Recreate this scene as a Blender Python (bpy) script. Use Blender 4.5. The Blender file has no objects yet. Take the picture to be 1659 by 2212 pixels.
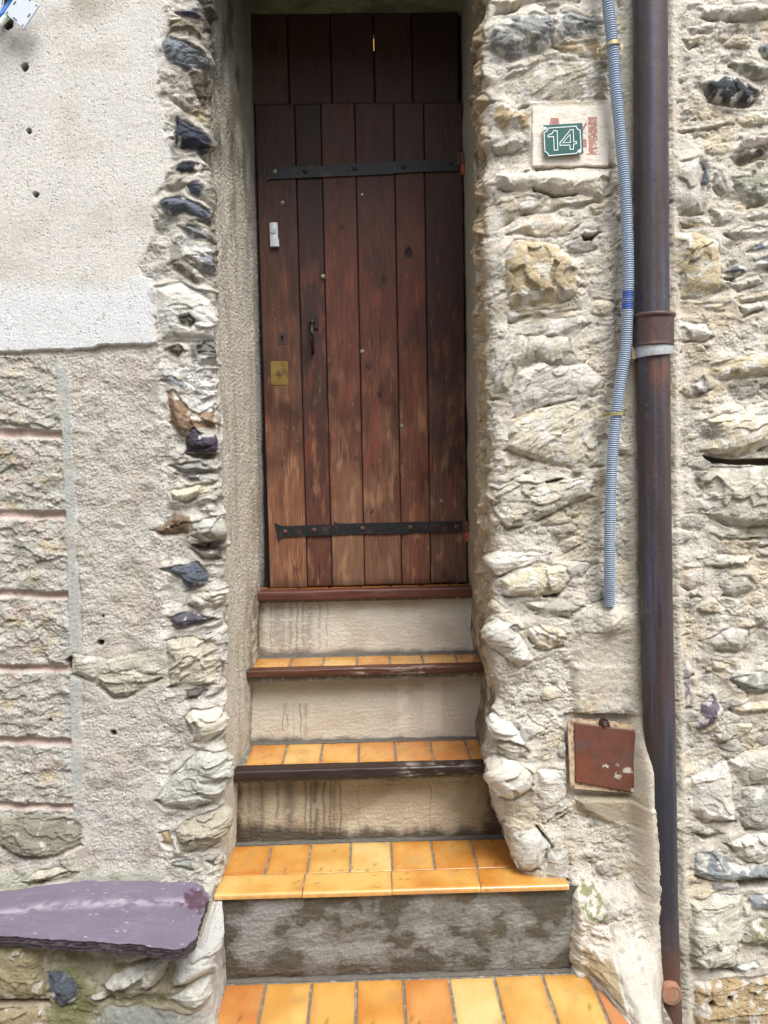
import bpy, bmesh, math, random
import numpy as np
from mathutils import Vector, Matrix
random.seed(7)
RAD = math.radians
# ------------------------------------------------------------------ camera, sky, sun, exposure
FPX, PW, PH, CZ = 1660.0, 1659.0, 2212.0, 1.676
scene = bpy.context.scene
cam = bpy.data.cameras.new('camera'); camo = bpy.data.objects.new('camera', cam)
scene.collection.objects.link(camo); scene.camera = camo
cam.sensor_fit = 'VERTICAL'; cam.sensor_height = 36; cam.lens = 36*FPX/PH
cam.clip_start = .05; cam.clip_end = 500
CM = Matrix.Rotation(RAD(-1.1), 3, 'Z') @ Matrix.Rotation(RAD(90-4.5), 3, 'X') @ Matrix.Rotation(RAD(-1.1), 3, 'Z')
camo.matrix_world = Matrix.Translation((0, 0, CZ)) @ CM.to_4x4()
scene.render.resolution_x = 768; scene.render.resolution_y = 1024
w = bpy.data.worlds.new('World'); scene.world = w; w.use_nodes = True
nt = w.node_tree; bg = nt.nodes['Background']
sky = nt.nodes.new('ShaderNodeTexSky'); sky.sky_type = 'NISHITA'; sky.sun_disc = False
SUN_EL, SUN_AZ = RAD(58), RAD(200)          # overcast daylight falling into the lane from behind the viewer
sky.sun_elevation = SUN_EL; sky.sun_rotation = SUN_AZ; sky.dust_density = 4; sky.air_density = 1.0
hs = nt.nodes.new('ShaderNodeHueSaturation'); hs.inputs['Saturation'].default_value = .38
nt.links.new(sky.outputs[0], hs.inputs['Color']); nt.links.new(hs.outputs[0], bg.inputs[0])
bg.inputs[1].default_value = .15
sl = bpy.data.lights.new('sun', 'SUN'); sl.energy = 1.5; sl.angle = RAD(26); sl.color = (1, .99, .975)
so = bpy.data.objects.new('sun', sl); scene.collection.objects.link(so)
sd = Vector((math.sin(SUN_AZ)*math.cos(SUN_EL)*-1*-1, math.cos(SUN_AZ)*math.cos(SUN_EL), math.sin(SUN_EL)))
sd = Vector((.25, -math.cos(SUN_EL), math.sin(SUN_EL))).normalized()
sky.sun_rotation = math.atan2(sd.x, sd.y)
so.rotation_euler = sd.to_track_quat('Z', 'Y').to_euler()
scene.view_settings.view_transform = 'Standard'; scene.view_settings.look = 'None'
scene.view_settings.gamma = 1; scene.view_settings.exposure = .9

# ------------------------------------------------------------------ helpers
CMn = np.array(CM)
def un(u, v, Y=None, Z=None):
    d = CMn @ np.array([(u-PW/2)/FPX, -(v-PH/2)/FPX, -1.0])
    t = Y/d[1] if Y is not None else (Z-CZ)/d[2]
    return np.array([0, 0, CZ]) + t*d
def proj(X, Y, Z):
    P = np.stack([X, Y, Z-CZ], -1) @ CMn
    return PW/2+FPX*P[..., 0]/-P[..., 2], PH/2-FPX*P[..., 1]/-P[..., 2]
FR = {'D': (0, 0, 1.736), 'R1': (0, 0, .5787), 'R3': (1750, 0, .6811), 'R4': (0, 1280, .5787), 'R5': (1750, 1280, .6811),
      'R6': (0, 2500, .6057), 'R7': (780, 2400, .7233), 'R8': (1750, 2500, .6811), 'S1': (940, 0, .5184), 'S2': (940, 700, .3616),
      'S3': (1360, 550, .3616), 'S4': (950, 1850, .5425), 'S5': (1950, 350, .2411), 'S6': (2080, 2600, .2532), 'S7': (0, 0, .1808)}
def fd(fr, x, y):
    ox, oy, s = FR[fr]; return ((ox+x*s)/1.736, (oy+y*s)/1.736)
def fp(fr, x, y, Y):
    return un(*fd(fr, x, y), Y=Y)
def srgb(r, g, b):
    return np.array([((c/255)/12.92 if c <= 10 else ((c/255+.055)/1.055)**2.4) for c in (r, g, b)])
def sst(a, b, x):
    t = np.clip((x-a)/(b-a), 0, 1); return t*t*(3-2*t)
def _h(ix, iy, seed):
    n = (ix.astype(np.int64)*374761393+iy.astype(np.int64)*668265263+seed*1274126177) & 0xffffffff
    n = ((n ^ (n >> 13))*1274126177) & 0xffffffff
    n = n ^ (n >> 16)
    return (n & 0xffffff)/float(0xffffff)
def gn(x, y, seed=0):
    x0 = np.floor(x); y0 = np.floor(y); fx = x-x0; fy = y-y0
    u = fx*fx*fx*(fx*(fx*6-15)+10); v = fy*fy*fy*(fy*(fy*6-15)+10)
    def g(dx, dy):
        a = _h(x0+dx, y0+dy, seed)*6.2831853
        return np.cos(a)*(fx-dx)+np.sin(a)*(fy-dy)
    return 1.5*((g(0, 0)*(1-u)+g(1, 0)*u)*(1-v)+(g(0, 1)*(1-u)+g(1, 1)*u)*v)
def fbm(x, y, o=4, seed=0, g=.5):
    r = 0; a = 1; t = 0
    for i in range(o):
        r = r+a*gn(x*2**i+i*17.3, y*2**i-i*9.1, seed+i*31); t += a; a *= g
    return r/t*1.4
def ridge(x, y, o=3, seed=0):
    r = 0; a = 1; t = 0
    for i in range(o):
        r = r+a*(1-2*np.abs(gn(x*2**i, y*2**i, seed+i*13))); t += a; a *= .5
    return r/t
def worley(x, y, seed=0):
    x0 = np.floor(x); y0 = np.floor(y); f1 = np.full(x.shape, 9.); f2 = np.full(x.shape, 9.); idd = np.zeros(x.shape)
    for dx in (-1, 0, 1):
        for dy in (-1, 0, 1):
            px = x0+dx+_h(x0+dx, y0+dy, seed)*.9; py = y0+dy+_h(x0+dx, y0+dy, seed+5)*.9
            d = np.hypot(px-x, py-y); i = _h(x0+dx, y0+dy, seed+9)
            m = d < f1
            f2 = np.where(m, f1, np.minimum(f2, d)); idd = np.where(m, i, idd); f1 = np.where(m, d, f1)
    return f1, f2, idd
def flake(u, v, seed=0, warp=.3, tilt=.9):
    """chipped, angular relief: every cell is a small facet with its own height and slope"""
    u, v = u+warp*fbm(u*1.3, v*1.3, 3, seed+1, .6), v+warp*fbm(u*1.3+9, v*1.3, 3, seed+2, .6)
    x0 = np.floor(u); y0 = np.floor(v); f1 = np.full(u.shape, 9.); val = np.zeros(u.shape)
    for dx in (-1, 0, 1):
        for dy in (-1, 0, 1):
            px = x0+dx+_h(x0+dx, y0+dy, seed)*.95; py = y0+dy+_h(x0+dx, y0+dy, seed+5)*.95
            d = np.hypot(px-u, py-v); i = _h(x0+dx, y0+dy, seed+9); j = _h(x0+dx, y0+dy, seed+15)-.5
            m = d < f1
            val = np.where(m, (i-.5)*1.4-tilt*(v-py)*(.25+i)+tilt*j*1.6*(u-px), val); f1 = np.where(m, d, f1)
    return val
def grit(shape, seed=0): return np.random.RandomState(seed).uniform(-1, 1, shape)
COL = scene.collection
def thing(name, label, cat, loc=(0, 0, 0), group=None):
    o = bpy.data.objects.new(name, None); COL.objects.link(o); o.location = loc
    o.empty_display_size = .1
    o['label'] = label; o['category'] = cat
    if group: o['group'] = group
    return o
def link(name, me, mat, parent=None, label=None):
    o = bpy.data.objects.new(name, me); COL.objects.link(o)
    if mat is not None: me.materials.append(mat)
    if parent is not None:
        o.parent = parent
        o.location = -Vector(parent.location) if parent.parent is None else (0, 0, 0)
        if parent.parent is not None: o.location = (0, 0, 0)
    if label: o['label'] = label
    return o
def grid_mesh(name, P, C=None, R=None, smooth=True):
    nz, na = P.shape[:2]
    me = bpy.data.meshes.new(name)
    me.vertices.add(nz*na); me.vertices.foreach_set('co', P.reshape(-1).astype(np.float32))
    i = np.arange(nz*na).reshape(nz, na)
    q = np.stack([i[:-1, :-1], i[:-1, 1:], i[1:, 1:], i[1:, :-1]], -1).reshape(-1).astype(np.int32)
    n = len(q)//4
    me.loops.add(len(q)); me.loops.foreach_set('vertex_index', q)
    me.polygons.add(n); me.polygons.foreach_set('loop_start', np.arange(0, 4*n, 4, dtype=np.int32))
    me.polygons.foreach_set('loop_total', np.full(n, 4, np.int32))
    me.polygons.foreach_set('use_smooth', np.full(n, smooth))
    me.update(calc_edges=True)
    if C is not None: set_attr(me, C.reshape(-1, 3), None if R is None else R.reshape(-1))
    return me
def set_attr(me, C, R=None):
    n = len(me.vertices)
    a = me.attributes.new('Col', 'FLOAT_COLOR', 'POINT')
    d = np.ones((n, 4), np.float32); d[:, :3] = np.clip(C, .001, .95); a.data.foreach_set('color', d.reshape(-1))
    b = me.attributes.new('Rgh', 'FLOAT', 'POINT')
    b.data.foreach_set('value', np.full(n, .9, np.float32) if R is None else R.astype(np.float32))
def mat_attr(name, s1=250, a1=.25, bump=.5, dist=.002, s2=700, coat=0, metallic=0, spec=.35, stretch=(1, 1, 1), det=3, rgh=.5, pit=0):
    m = bpy.data.materials.new(name); m.use_nodes = True; t = m.node_tree; b = t.nodes['Principled BSDF']
    N = t.nodes.new; L = t.links.new
    ac = N('ShaderNodeAttribute'); ac.attribute_name = 'Col'; ar = N('ShaderNodeAttribute'); ar.attribute_name = 'Rgh'
    tc = N('ShaderNodeTexCoord'); mp = N('ShaderNodeMapping'); mp.inputs['Scale'].default_value = stretch
    L(tc.outputs['Object'], mp.inputs[0])
    n1 = N('ShaderNodeTexNoise'); n1.inputs['Scale'].default_value = s1; n1.inputs['Detail'].default_value = det; n1.inputs['Roughness'].default_value = rgh
    n2 = N('ShaderNodeTexNoise'); n2.inputs['Scale'].default_value = s2; n2.inputs['Detail'].default_value = 2
    L(mp.outputs[0], n1.inputs['Vector']); L(mp.outputs[0], n2.inputs['Vector'])
    ma = N('ShaderNodeMapRange'); ma.inputs['From Min'].default_value = .3; ma.inputs['From Max'].default_value = .7
    ma.inputs['To Min'].default_value = 1-a1; ma.inputs['To Max'].default_value = 1+a1; L(n1.outputs['Fac'], ma.inputs['Value'])
    vm = N('ShaderNodeVectorMath'); vm.operation = 'SCALE'; L(ac.outputs['Color'], vm.inputs[0]); L(ma.outputs[0], vm.inputs['Scale'])
    L(vm.outputs[0], b.inputs['Base Color']); L(ar.outputs['Fac'], b.inputs['Roughness'])
    ad = N('ShaderNodeMath'); ad.operation = 'MULTIPLY_ADD'; ad.inputs[1].default_value = .5
    L(n2.outputs['Fac'], ad.inputs[0]); L(n1.outputs['Fac'], ad.inputs[2])
    hh = ad.outputs[0]
    if pit:                                     # small cavities between the sand grains
        vo = N('ShaderNodeTexVoronoi'); vo.inputs['Scale'].default_value = 95; L(mp.outputs[0], vo.inputs['Vector'])
        n3 = N('ShaderNodeTexNoise'); n3.inputs['Scale'].default_value = 22; n3.inputs['Detail'].default_value = 3; L(mp.outputs[0], n3.inputs['Vector'])
        pm = N('ShaderNodeMapRange'); pm.inputs['From Min'].default_value = .12; pm.inputs['From Max'].default_value = .34; L(vo.outputs['Distance'], pm.inputs['Value'])
        gm = N('ShaderNodeMapRange'); gm.inputs['From Min'].default_value = .48; gm.inputs['From Max'].default_value = .62; L(n3.outputs['Fac'], gm.inputs['Value'])
        iv = N('ShaderNodeMath'); iv.operation = 'SUBTRACT'; iv.inputs[0].default_value = 1; L(pm.outputs[0], iv.inputs[1])
        mu = N('ShaderNodeMath'); mu.operation = 'MULTIPLY'; L(iv.outputs[0], mu.inputs[0]); L(gm.outputs[0], mu.inputs[1])
        sb = N('ShaderNodeMath'); sb.operation = 'MULTIPLY_ADD'; sb.inputs[1].default_value = -pit*1.6; L(mu.outputs[0], sb.inputs[0]); L(ad.outputs[0], sb.inputs[2]); hh = sb.outputs[0]
        dm = N('ShaderNodeMath'); dm.operation = 'MULTIPLY_ADD'; dm.inputs[1].default_value = -.35*pit; L(mu.outputs[0], dm.inputs[0]); L(ma.outputs[0], dm.inputs[2])
        L(dm.outputs[0], vm.inputs['Scale'])
    bp = N('ShaderNodeBump'); bp.inputs['Strength'].default_value = bump; bp.inputs['Distance'].default_value = dist
    L(hh, bp.inputs['Height']); L(bp.outputs[0], b.inputs['Normal'])
    b.inputs['Specular IOR Level'].default_value = spec; b.inputs['Coat Weight'].default_value = coat
    b.inputs['Coat Roughness'].default_value = .12; b.inputs['Metallic'].default_value = metallic
    return m
def mat_flat(name, c, rough=.6, metallic=0, noise=.15, scale=120, bump=.15, c2=None, s2=30, thr=.55):
    m = bpy.data.materials.new(name); m.use_nodes = True; t = m.node_tree; b = t.nodes['Principled BSDF']
    N = t.nodes.new; L = t.links.new
    tc = N('ShaderNodeTexCoord')
    n1 = N('ShaderNodeTexNoise'); n1.inputs['Scale'].default_value = scale; n1.inputs['Detail'].default_value = 4
    L(tc.outputs['Object'], n1.inputs['Vector'])
    ma = N('ShaderNodeMapRange'); ma.inputs['From Min'].default_value = .3; ma.inputs['From Max'].default_value = .7
    ma.inputs['To Min'].default_value = 1-noise; ma.inputs['To Max'].default_value = 1+noise; L(n1.outputs['Fac'], ma.inputs['Value'])
    vm = N('ShaderNodeVectorMath'); vm.operation = 'SCALE'; vm.inputs[0].default_value = tuple(c); L(ma.outputs[0], vm.inputs['Scale'])
    out = vm.outputs[0]
    if c2 is not None:
        n2 = N('ShaderNodeTexNoise'); n2.inputs['Scale'].default_value = s2; n2.inputs['Detail'].default_value = 6
        L(tc.outputs['Object'], n2.inputs['Vector'])
        mr = N('ShaderNodeMapRange'); mr.inputs['From Min'].default_value = thr-.05; mr.inputs['From Max'].default_value = thr+.05
        L(n2.outputs['Fac'], mr.inputs['Value'])
        mx = N('ShaderNodeMix'); mx.data_type = 'RGBA'; L(mr.outputs[0], mx.inputs['Factor']); L(out, mx.inputs['A'])
        mx.inputs['B'].default_value = (*c2, 1); out = mx.outputs['Result']
    L(out, b.inputs['Base Color']); b.inputs['Roughness'].default_value = rough; b.inputs['Metallic'].default_value = metallic
    bp = N('ShaderNodeBump'); bp.inputs['Strength'].default_value = bump; bp.inputs['Distance'].default_value = .002
    L(n1.outputs['Fac'], bp.inputs['Height']); L(bp.outputs[0], b.inputs['Normal'])
    return m

# ------------------------------------------------------------------ relief sheets (rubble, render, plaster)
class Field:
    """a grid of wall surface: X runs along the wall, Z up, H is the relief in metres, C the albedo"""
    def __init__(s, a, z, Yp):
        s.a, s.z, s.Yp = a, z, Yp
        s.A, s.Z = np.meshgrid(a, z)
        s.U, s.V = proj(s.A, np.full(s.A.shape, Yp), s.Z)
        s.H = np.zeros(s.A.shape); s.C = np.zeros(s.A.shape+(3,)); s.R = np.full(s.A.shape, .92)
    def mixc(s, c, m):
        s.C = s.C*(1-m[..., None])+np.asarray(c)*m[..., None]
    def sub(s, P, pad=.05):
        i0, i1 = np.searchsorted(s.a, [P[:, 0].min()-pad, P[:, 0].max()+pad])
        j0, j1 = np.searchsorted(s.z, [P[:, 1].min()-pad, P[:, 1].max()+pad])
        return (slice(j0, j1), slice(i0, i1))
    def pts(s, fr, pts):
        return np.array([fp(fr, x, y, s.Yp)[[0, 2]] for x, y in pts])
def sdf(X, Z, P):
    d = np.full(X.shape, 9.); ins = np.zeros(X.shape, bool); n = len(P)
    for i in range(n):
        a = P[i]; b = P[(i+1) % n]; e = b-a; wx = X-a[0]; wz = Z-a[1]
        t = np.clip((wx*e[0]+wz*e[1])/(e@e+1e-12), 0, 1)
        d = np.minimum(d, np.hypot(wx-e[0]*t, wz-e[1]*t))
        if abs(e[1]) > 1e-9:
            c = ((a[1] > Z) != (b[1] > Z)) & (X < e[0]*(Z-a[1])/e[1]+a[0])
            ins ^= c
    return np.where(ins, d, -d)
_sid = [100]
def stone(F, fr, pts, col, h=.02, ang=0, lay=.004, per=60, edge=.012, crev=.010, smear=.42, warp=.007, rough=.9, c2=None, fac=.4):
    P = F.pts(fr, pts); sl = F.sub(P); X, Z = F.A[sl], F.Z[sl]
    if X.size == 0: return
    _sid[0] += 7; sd_ = _sid[0]; rs = np.random.RandomState(sd_)
    d = sdf(X, Z, P)+warp*fbm(X*28, Z*28, 4, sd_)
    m = sst(-.002, .006, d)
    ca, sa = math.cos(RAD(ang)), math.sin(RAD(ang))
    u = X*ca+Z*sa; v = -X*sa+Z*ca
    vw = v+.012*fbm(u*12, v*12, 3, sd_+1)
    n1 = ridge(u*per*.16, vw*per, 3, sd_+2); n2 = fbm(u*per*.5, vw*per*1.6, 3, sd_+3)
    ph = vw*per*.55+.7*gn(u*6, v*6, sd_+4); saw = ph-np.floor(ph)
    f1, f2, idf = worley(u*11+3*gn(u*9, v*9, sd_), vw*16, sd_+6)
    cx = X-X.mean(); cz = Z-Z.mean(); tl = rs.uniform(-.12, .12, 2)
    facet = (idf-.5)*h*fac + tl[0]*cx+(tl[1])*cz
    h = h*.95
    sw = np.exp(-np.clip(-d, 0, 9)/.022)*(.6+.5*gn(X*18, Z*18, sd_+20))*h*.75
    F.H[sl] = np.maximum(F.H[sl], np.minimum(F.H[sl]*.5+sw, F.H[sl]+sw))
    base = F.H[sl]
    prof = h*(1-np.exp(-np.clip(d, 0, 9)/(edge*1.6)))
    k1 = flake(u*per*.13, vw*per*.42, sd_+30); k2 = flake(u*per*.4, vw*per*1.1, sd_+33)
    Hs = prof+facet*sst(0, .02, d)+lay*rs.uniform(.45, 1.1)*(.25*n1+.25*n2+.3*(saw-.5)+1.0*k1+.35*k2)+.0007*grit(X.shape, sd_)
    crk = np.exp(-(gn(u*5, vw*per*.75, sd_+40)/.07)**2)*sst(-.1, .3, gn(u*7, v*9, sd_+41))*sst(0, .01, d)
    Hs = Hs-min(.0035, lay*.6)*crk
    F.H[sl] = base*(1-m)+(base*.25+Hs)*m
    k = np.exp(-((d+.002)/.0055)**2)*(.35+.65*sst(-.3, .5, gn(X*14, Z*14, sd_+8)))
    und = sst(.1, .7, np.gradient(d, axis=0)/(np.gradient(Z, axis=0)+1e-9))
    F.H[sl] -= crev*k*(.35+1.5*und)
    tone = 1+.08*n2+.10*(idf-.5)+.12*fbm(X*9, Z*9, 3, sd_+9)+.11*np.clip(k1, -1, 1)+.05*np.clip(k2, -1, 1)+.07*grit(X.shape, sd_+1)
    c = np.asarray(col)[None, None]*tone[..., None]*rs.uniform(.93, 1.07)
    if c2 is not None:
        q = sst(.05, .35, fbm(u*14, vw*22, 4, sd_+12))[..., None]; c = c*(1-q)+np.asarray(c2)*q
    if smear > 0:
        q = (sst(.5-smear, .75-smear, fbm(X*22, Z*22, 5, sd_+10)+.25*np.exp(-np.clip(d, 0, 9)/.012)))[..., None]*.85
        c = c*(1-q)+(MORT_S*(1+.1*fbm(X*60, Z*60, 2, 5))[..., None])*q
    mm = m[..., None]
    F.C[sl] = F.C[sl]*(1-mm)+c*mm
    F.R[sl] = F.R[sl]*(1-m)+rough*m
    dk = (.5*np.exp(-((d+.003)/.004)**2)*(.2+.8*und))[..., None]  # joint dirt, with the shadow line under each stone put into the colour
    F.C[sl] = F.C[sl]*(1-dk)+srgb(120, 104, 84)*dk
def flat(F, fr, pts, h, soft=.01, warp=.003, tex=.0, keep=.1):
    P = F.pts(fr, pts); sl = F.sub(P); X, Z = F.A[sl], F.Z[sl]
    d = sdf(X, Z, P)+warp*fbm(X*30, Z*30, 3, 3); m = sst(-soft, soft*.3, d)
    F.H[sl] = F.H[sl]*(1-m)+(h+keep*F.H[sl]+tex*fbm(X*60, Z*60, 3, 8))*m
def paint(F, fr, pts, col, amt=1, warp=.012, soft=.006, fr_n=25, thr=None):
    P = F.pts(fr, pts); sl = F.sub(P); X, Z = F.A[sl], F.Z[sl]; _sid[0] += 3
    d = sdf(X, Z, P)+warp*fbm(X*fr_n, Z*fr_n, 5, _sid[0]); m = sst(-soft, soft, d)*amt
    if thr is not None: m = m*sst(thr-.1, thr+.1, fbm(X*45, Z*45, 4, _sid[0]+1))
    F.C[sl] = F.C[sl]*(1-m[..., None])+np.asarray(col)*m[..., None]
def hole(F, u, v, r, depth, col=(.02, .015, .012)):
    p = un(u, v, Y=F.Yp); sl = F.sub(np.array([[p[0]-r, p[2]-r], [p[0]+r, p[2]+r]]), .01)
    X, Z = F.A[sl], F.Z[sl]; d = np.hypot(X-p[0], Z-p[2])*(1+.25*gn(X*120, Z*120, 3)); m = 1-sst(r*.75, r*1.1, d)
    F.H[sl] -= depth*m
    F.C[sl] = F.C[sl]*(1-m[..., None])+np.array(col)*m[..., None]
def wrap(F, side, xc, R, xr, Y0, Yend):
    """bend the sheet round a corner at xc(z): facade -> fillet of radius R -> reveal. side=+1: reveal to the right of the facade"""
    A, Z, H = F.A, F.Z, F.H
    xcz = xc(Z); Rz = R(Z); t = (A-xcz)*side; Lr = Rz*math.pi/2
    phi = np.clip((t+Rz)/Lr, 0, 1)*math.pi/2
    X = np.where(t < -Rz, t, -Rz+Rz*np.sin(phi)); Y = np.where(t < -Rz, 0, Rz-Rz*np.cos(phi))
    ext = np.clip(t-(Lr-Rz), 0, 9); Y = Y+ext
    sp = xr(Z)*sst(0, 1, ext/(Yend-Y0)) if xr is not None else 0
    X = X+sp
    nx = np.sin(phi); ny = -np.cos(phi)
    return np.stack([xcz+side*(X+nx*H), Y0+Y+ny*H, Z], -1)
MORT = srgb(210, 205, 193); MORT_S = srgb(214, 211, 203)
c_cream = srgb(206, 196, 172); c_white = srgb(214, 210, 200); c_grey = srgb(164, 160, 150); c_bg = srgb(118, 124, 130)
c_dark = srgb(52, 56, 66); c_tan = srgb(180, 162, 130); c_och = srgb(190, 170, 130); c_brown = srgb(108, 88, 68)
c_vio = srgb(122, 114, 126); c_gg = srgb(150, 150, 132); c_lg = srgb(188, 184, 172)
def ax(*seg):
    out = []
    for a, b, st in seg: out.append(np.arange(a, b, st))
    return np.concatenate(out+[[seg[-1][1]]])
ST = .003
zz = ax((-.45, -.28, .012), (-.28, 3.2, ST), (3.2, 3.6, .007), (3.6, 4.6, .03))
M_wall = mat_attr('rough_mortar_and_stone', s1=170, a1=.20, bump=.9, dist=.0045, s2=620, det=7, rgh=.72, pit=.5)

# ============ RIGHT: rubble wall ============
aR = ax((-.30, .30, .006), (.30, 1.36, ST), (1.36, 1.9, .006), (1.9, 2.9, .02))
F = Field(aR, zz, 2.5)
X, Z, U, V = F.A, F.Z, F.U, F.V
big = fbm(X*4, Z*4, 4, 1); mid = fbm(X*16, Z*22, 5, 2, .6); fine = fbm(X*70, Z*80, 3, 3, .7)
crust = ridge(X*45, Z*55, 3, 4)
lump = flake(X*13, Z*15, 41); lump2 = flake(X*42, Z*50, 43); gr_ = grit(X.shape, 3); sandy = fbm(X*110, Z*110, 2, 44, .8)
F.H = .017*big+.009*fbm(X*8, Z*8, 3, 47)+.0065*mid+.0018*lump+.0008*lump2+.0022*sandy+.0016*gr_+.0015*crust
F.C = MORT*(1+.07*mid+.05*np.clip(lump, -1, 1)+.04*np.clip(lump2, -1, 1)+.09*gr_)[..., None]
F.mixc(srgb(204, 188, 158), .6*sst(.1, .5, fbm(X*5, Z*5, 4, 11)))
F.mixc(srgb(214, 206, 192), .7*sst(.1, .5, fbm(X*7, Z*7, 4, 12)))
F.mixc(srgb(170, 162, 148), .5*sst(.25, .6, fbm(X*10, Z*10, 4, 13)))
# small inclusions: pebbles and chips bedded in the mortar
for sc, th, hh, sd_ in ((24, .86, .006, 21), (42, .88, .003, 22), (11, .86, .012, 23)):
    wx = X+.3/sc*fbm(X*sc, Z*sc, 2, sd_); wz = Z*1.7
    f1, f2, idd = worley(wx*sc, wz*sc, sd_)
    m = (idd > th)*sst(.0, .14, f2-f1)*(1-sst(.33, .48, f1))
    F.H += hh*m*(1-f1)-.4*hh*(idd > th)*np.exp(-((f2-f1)/.1)**2)
    hue = _h(np.floor(idd*9999), np.floor(idd*777), 4)
    cc = np.where(hue[..., None] > .66, srgb(150, 148, 142), np.where(hue[..., None] > .33, srgb(196, 184, 156), srgb(120, 116, 116)))
    F.mixc(cc, .55*m)
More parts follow.
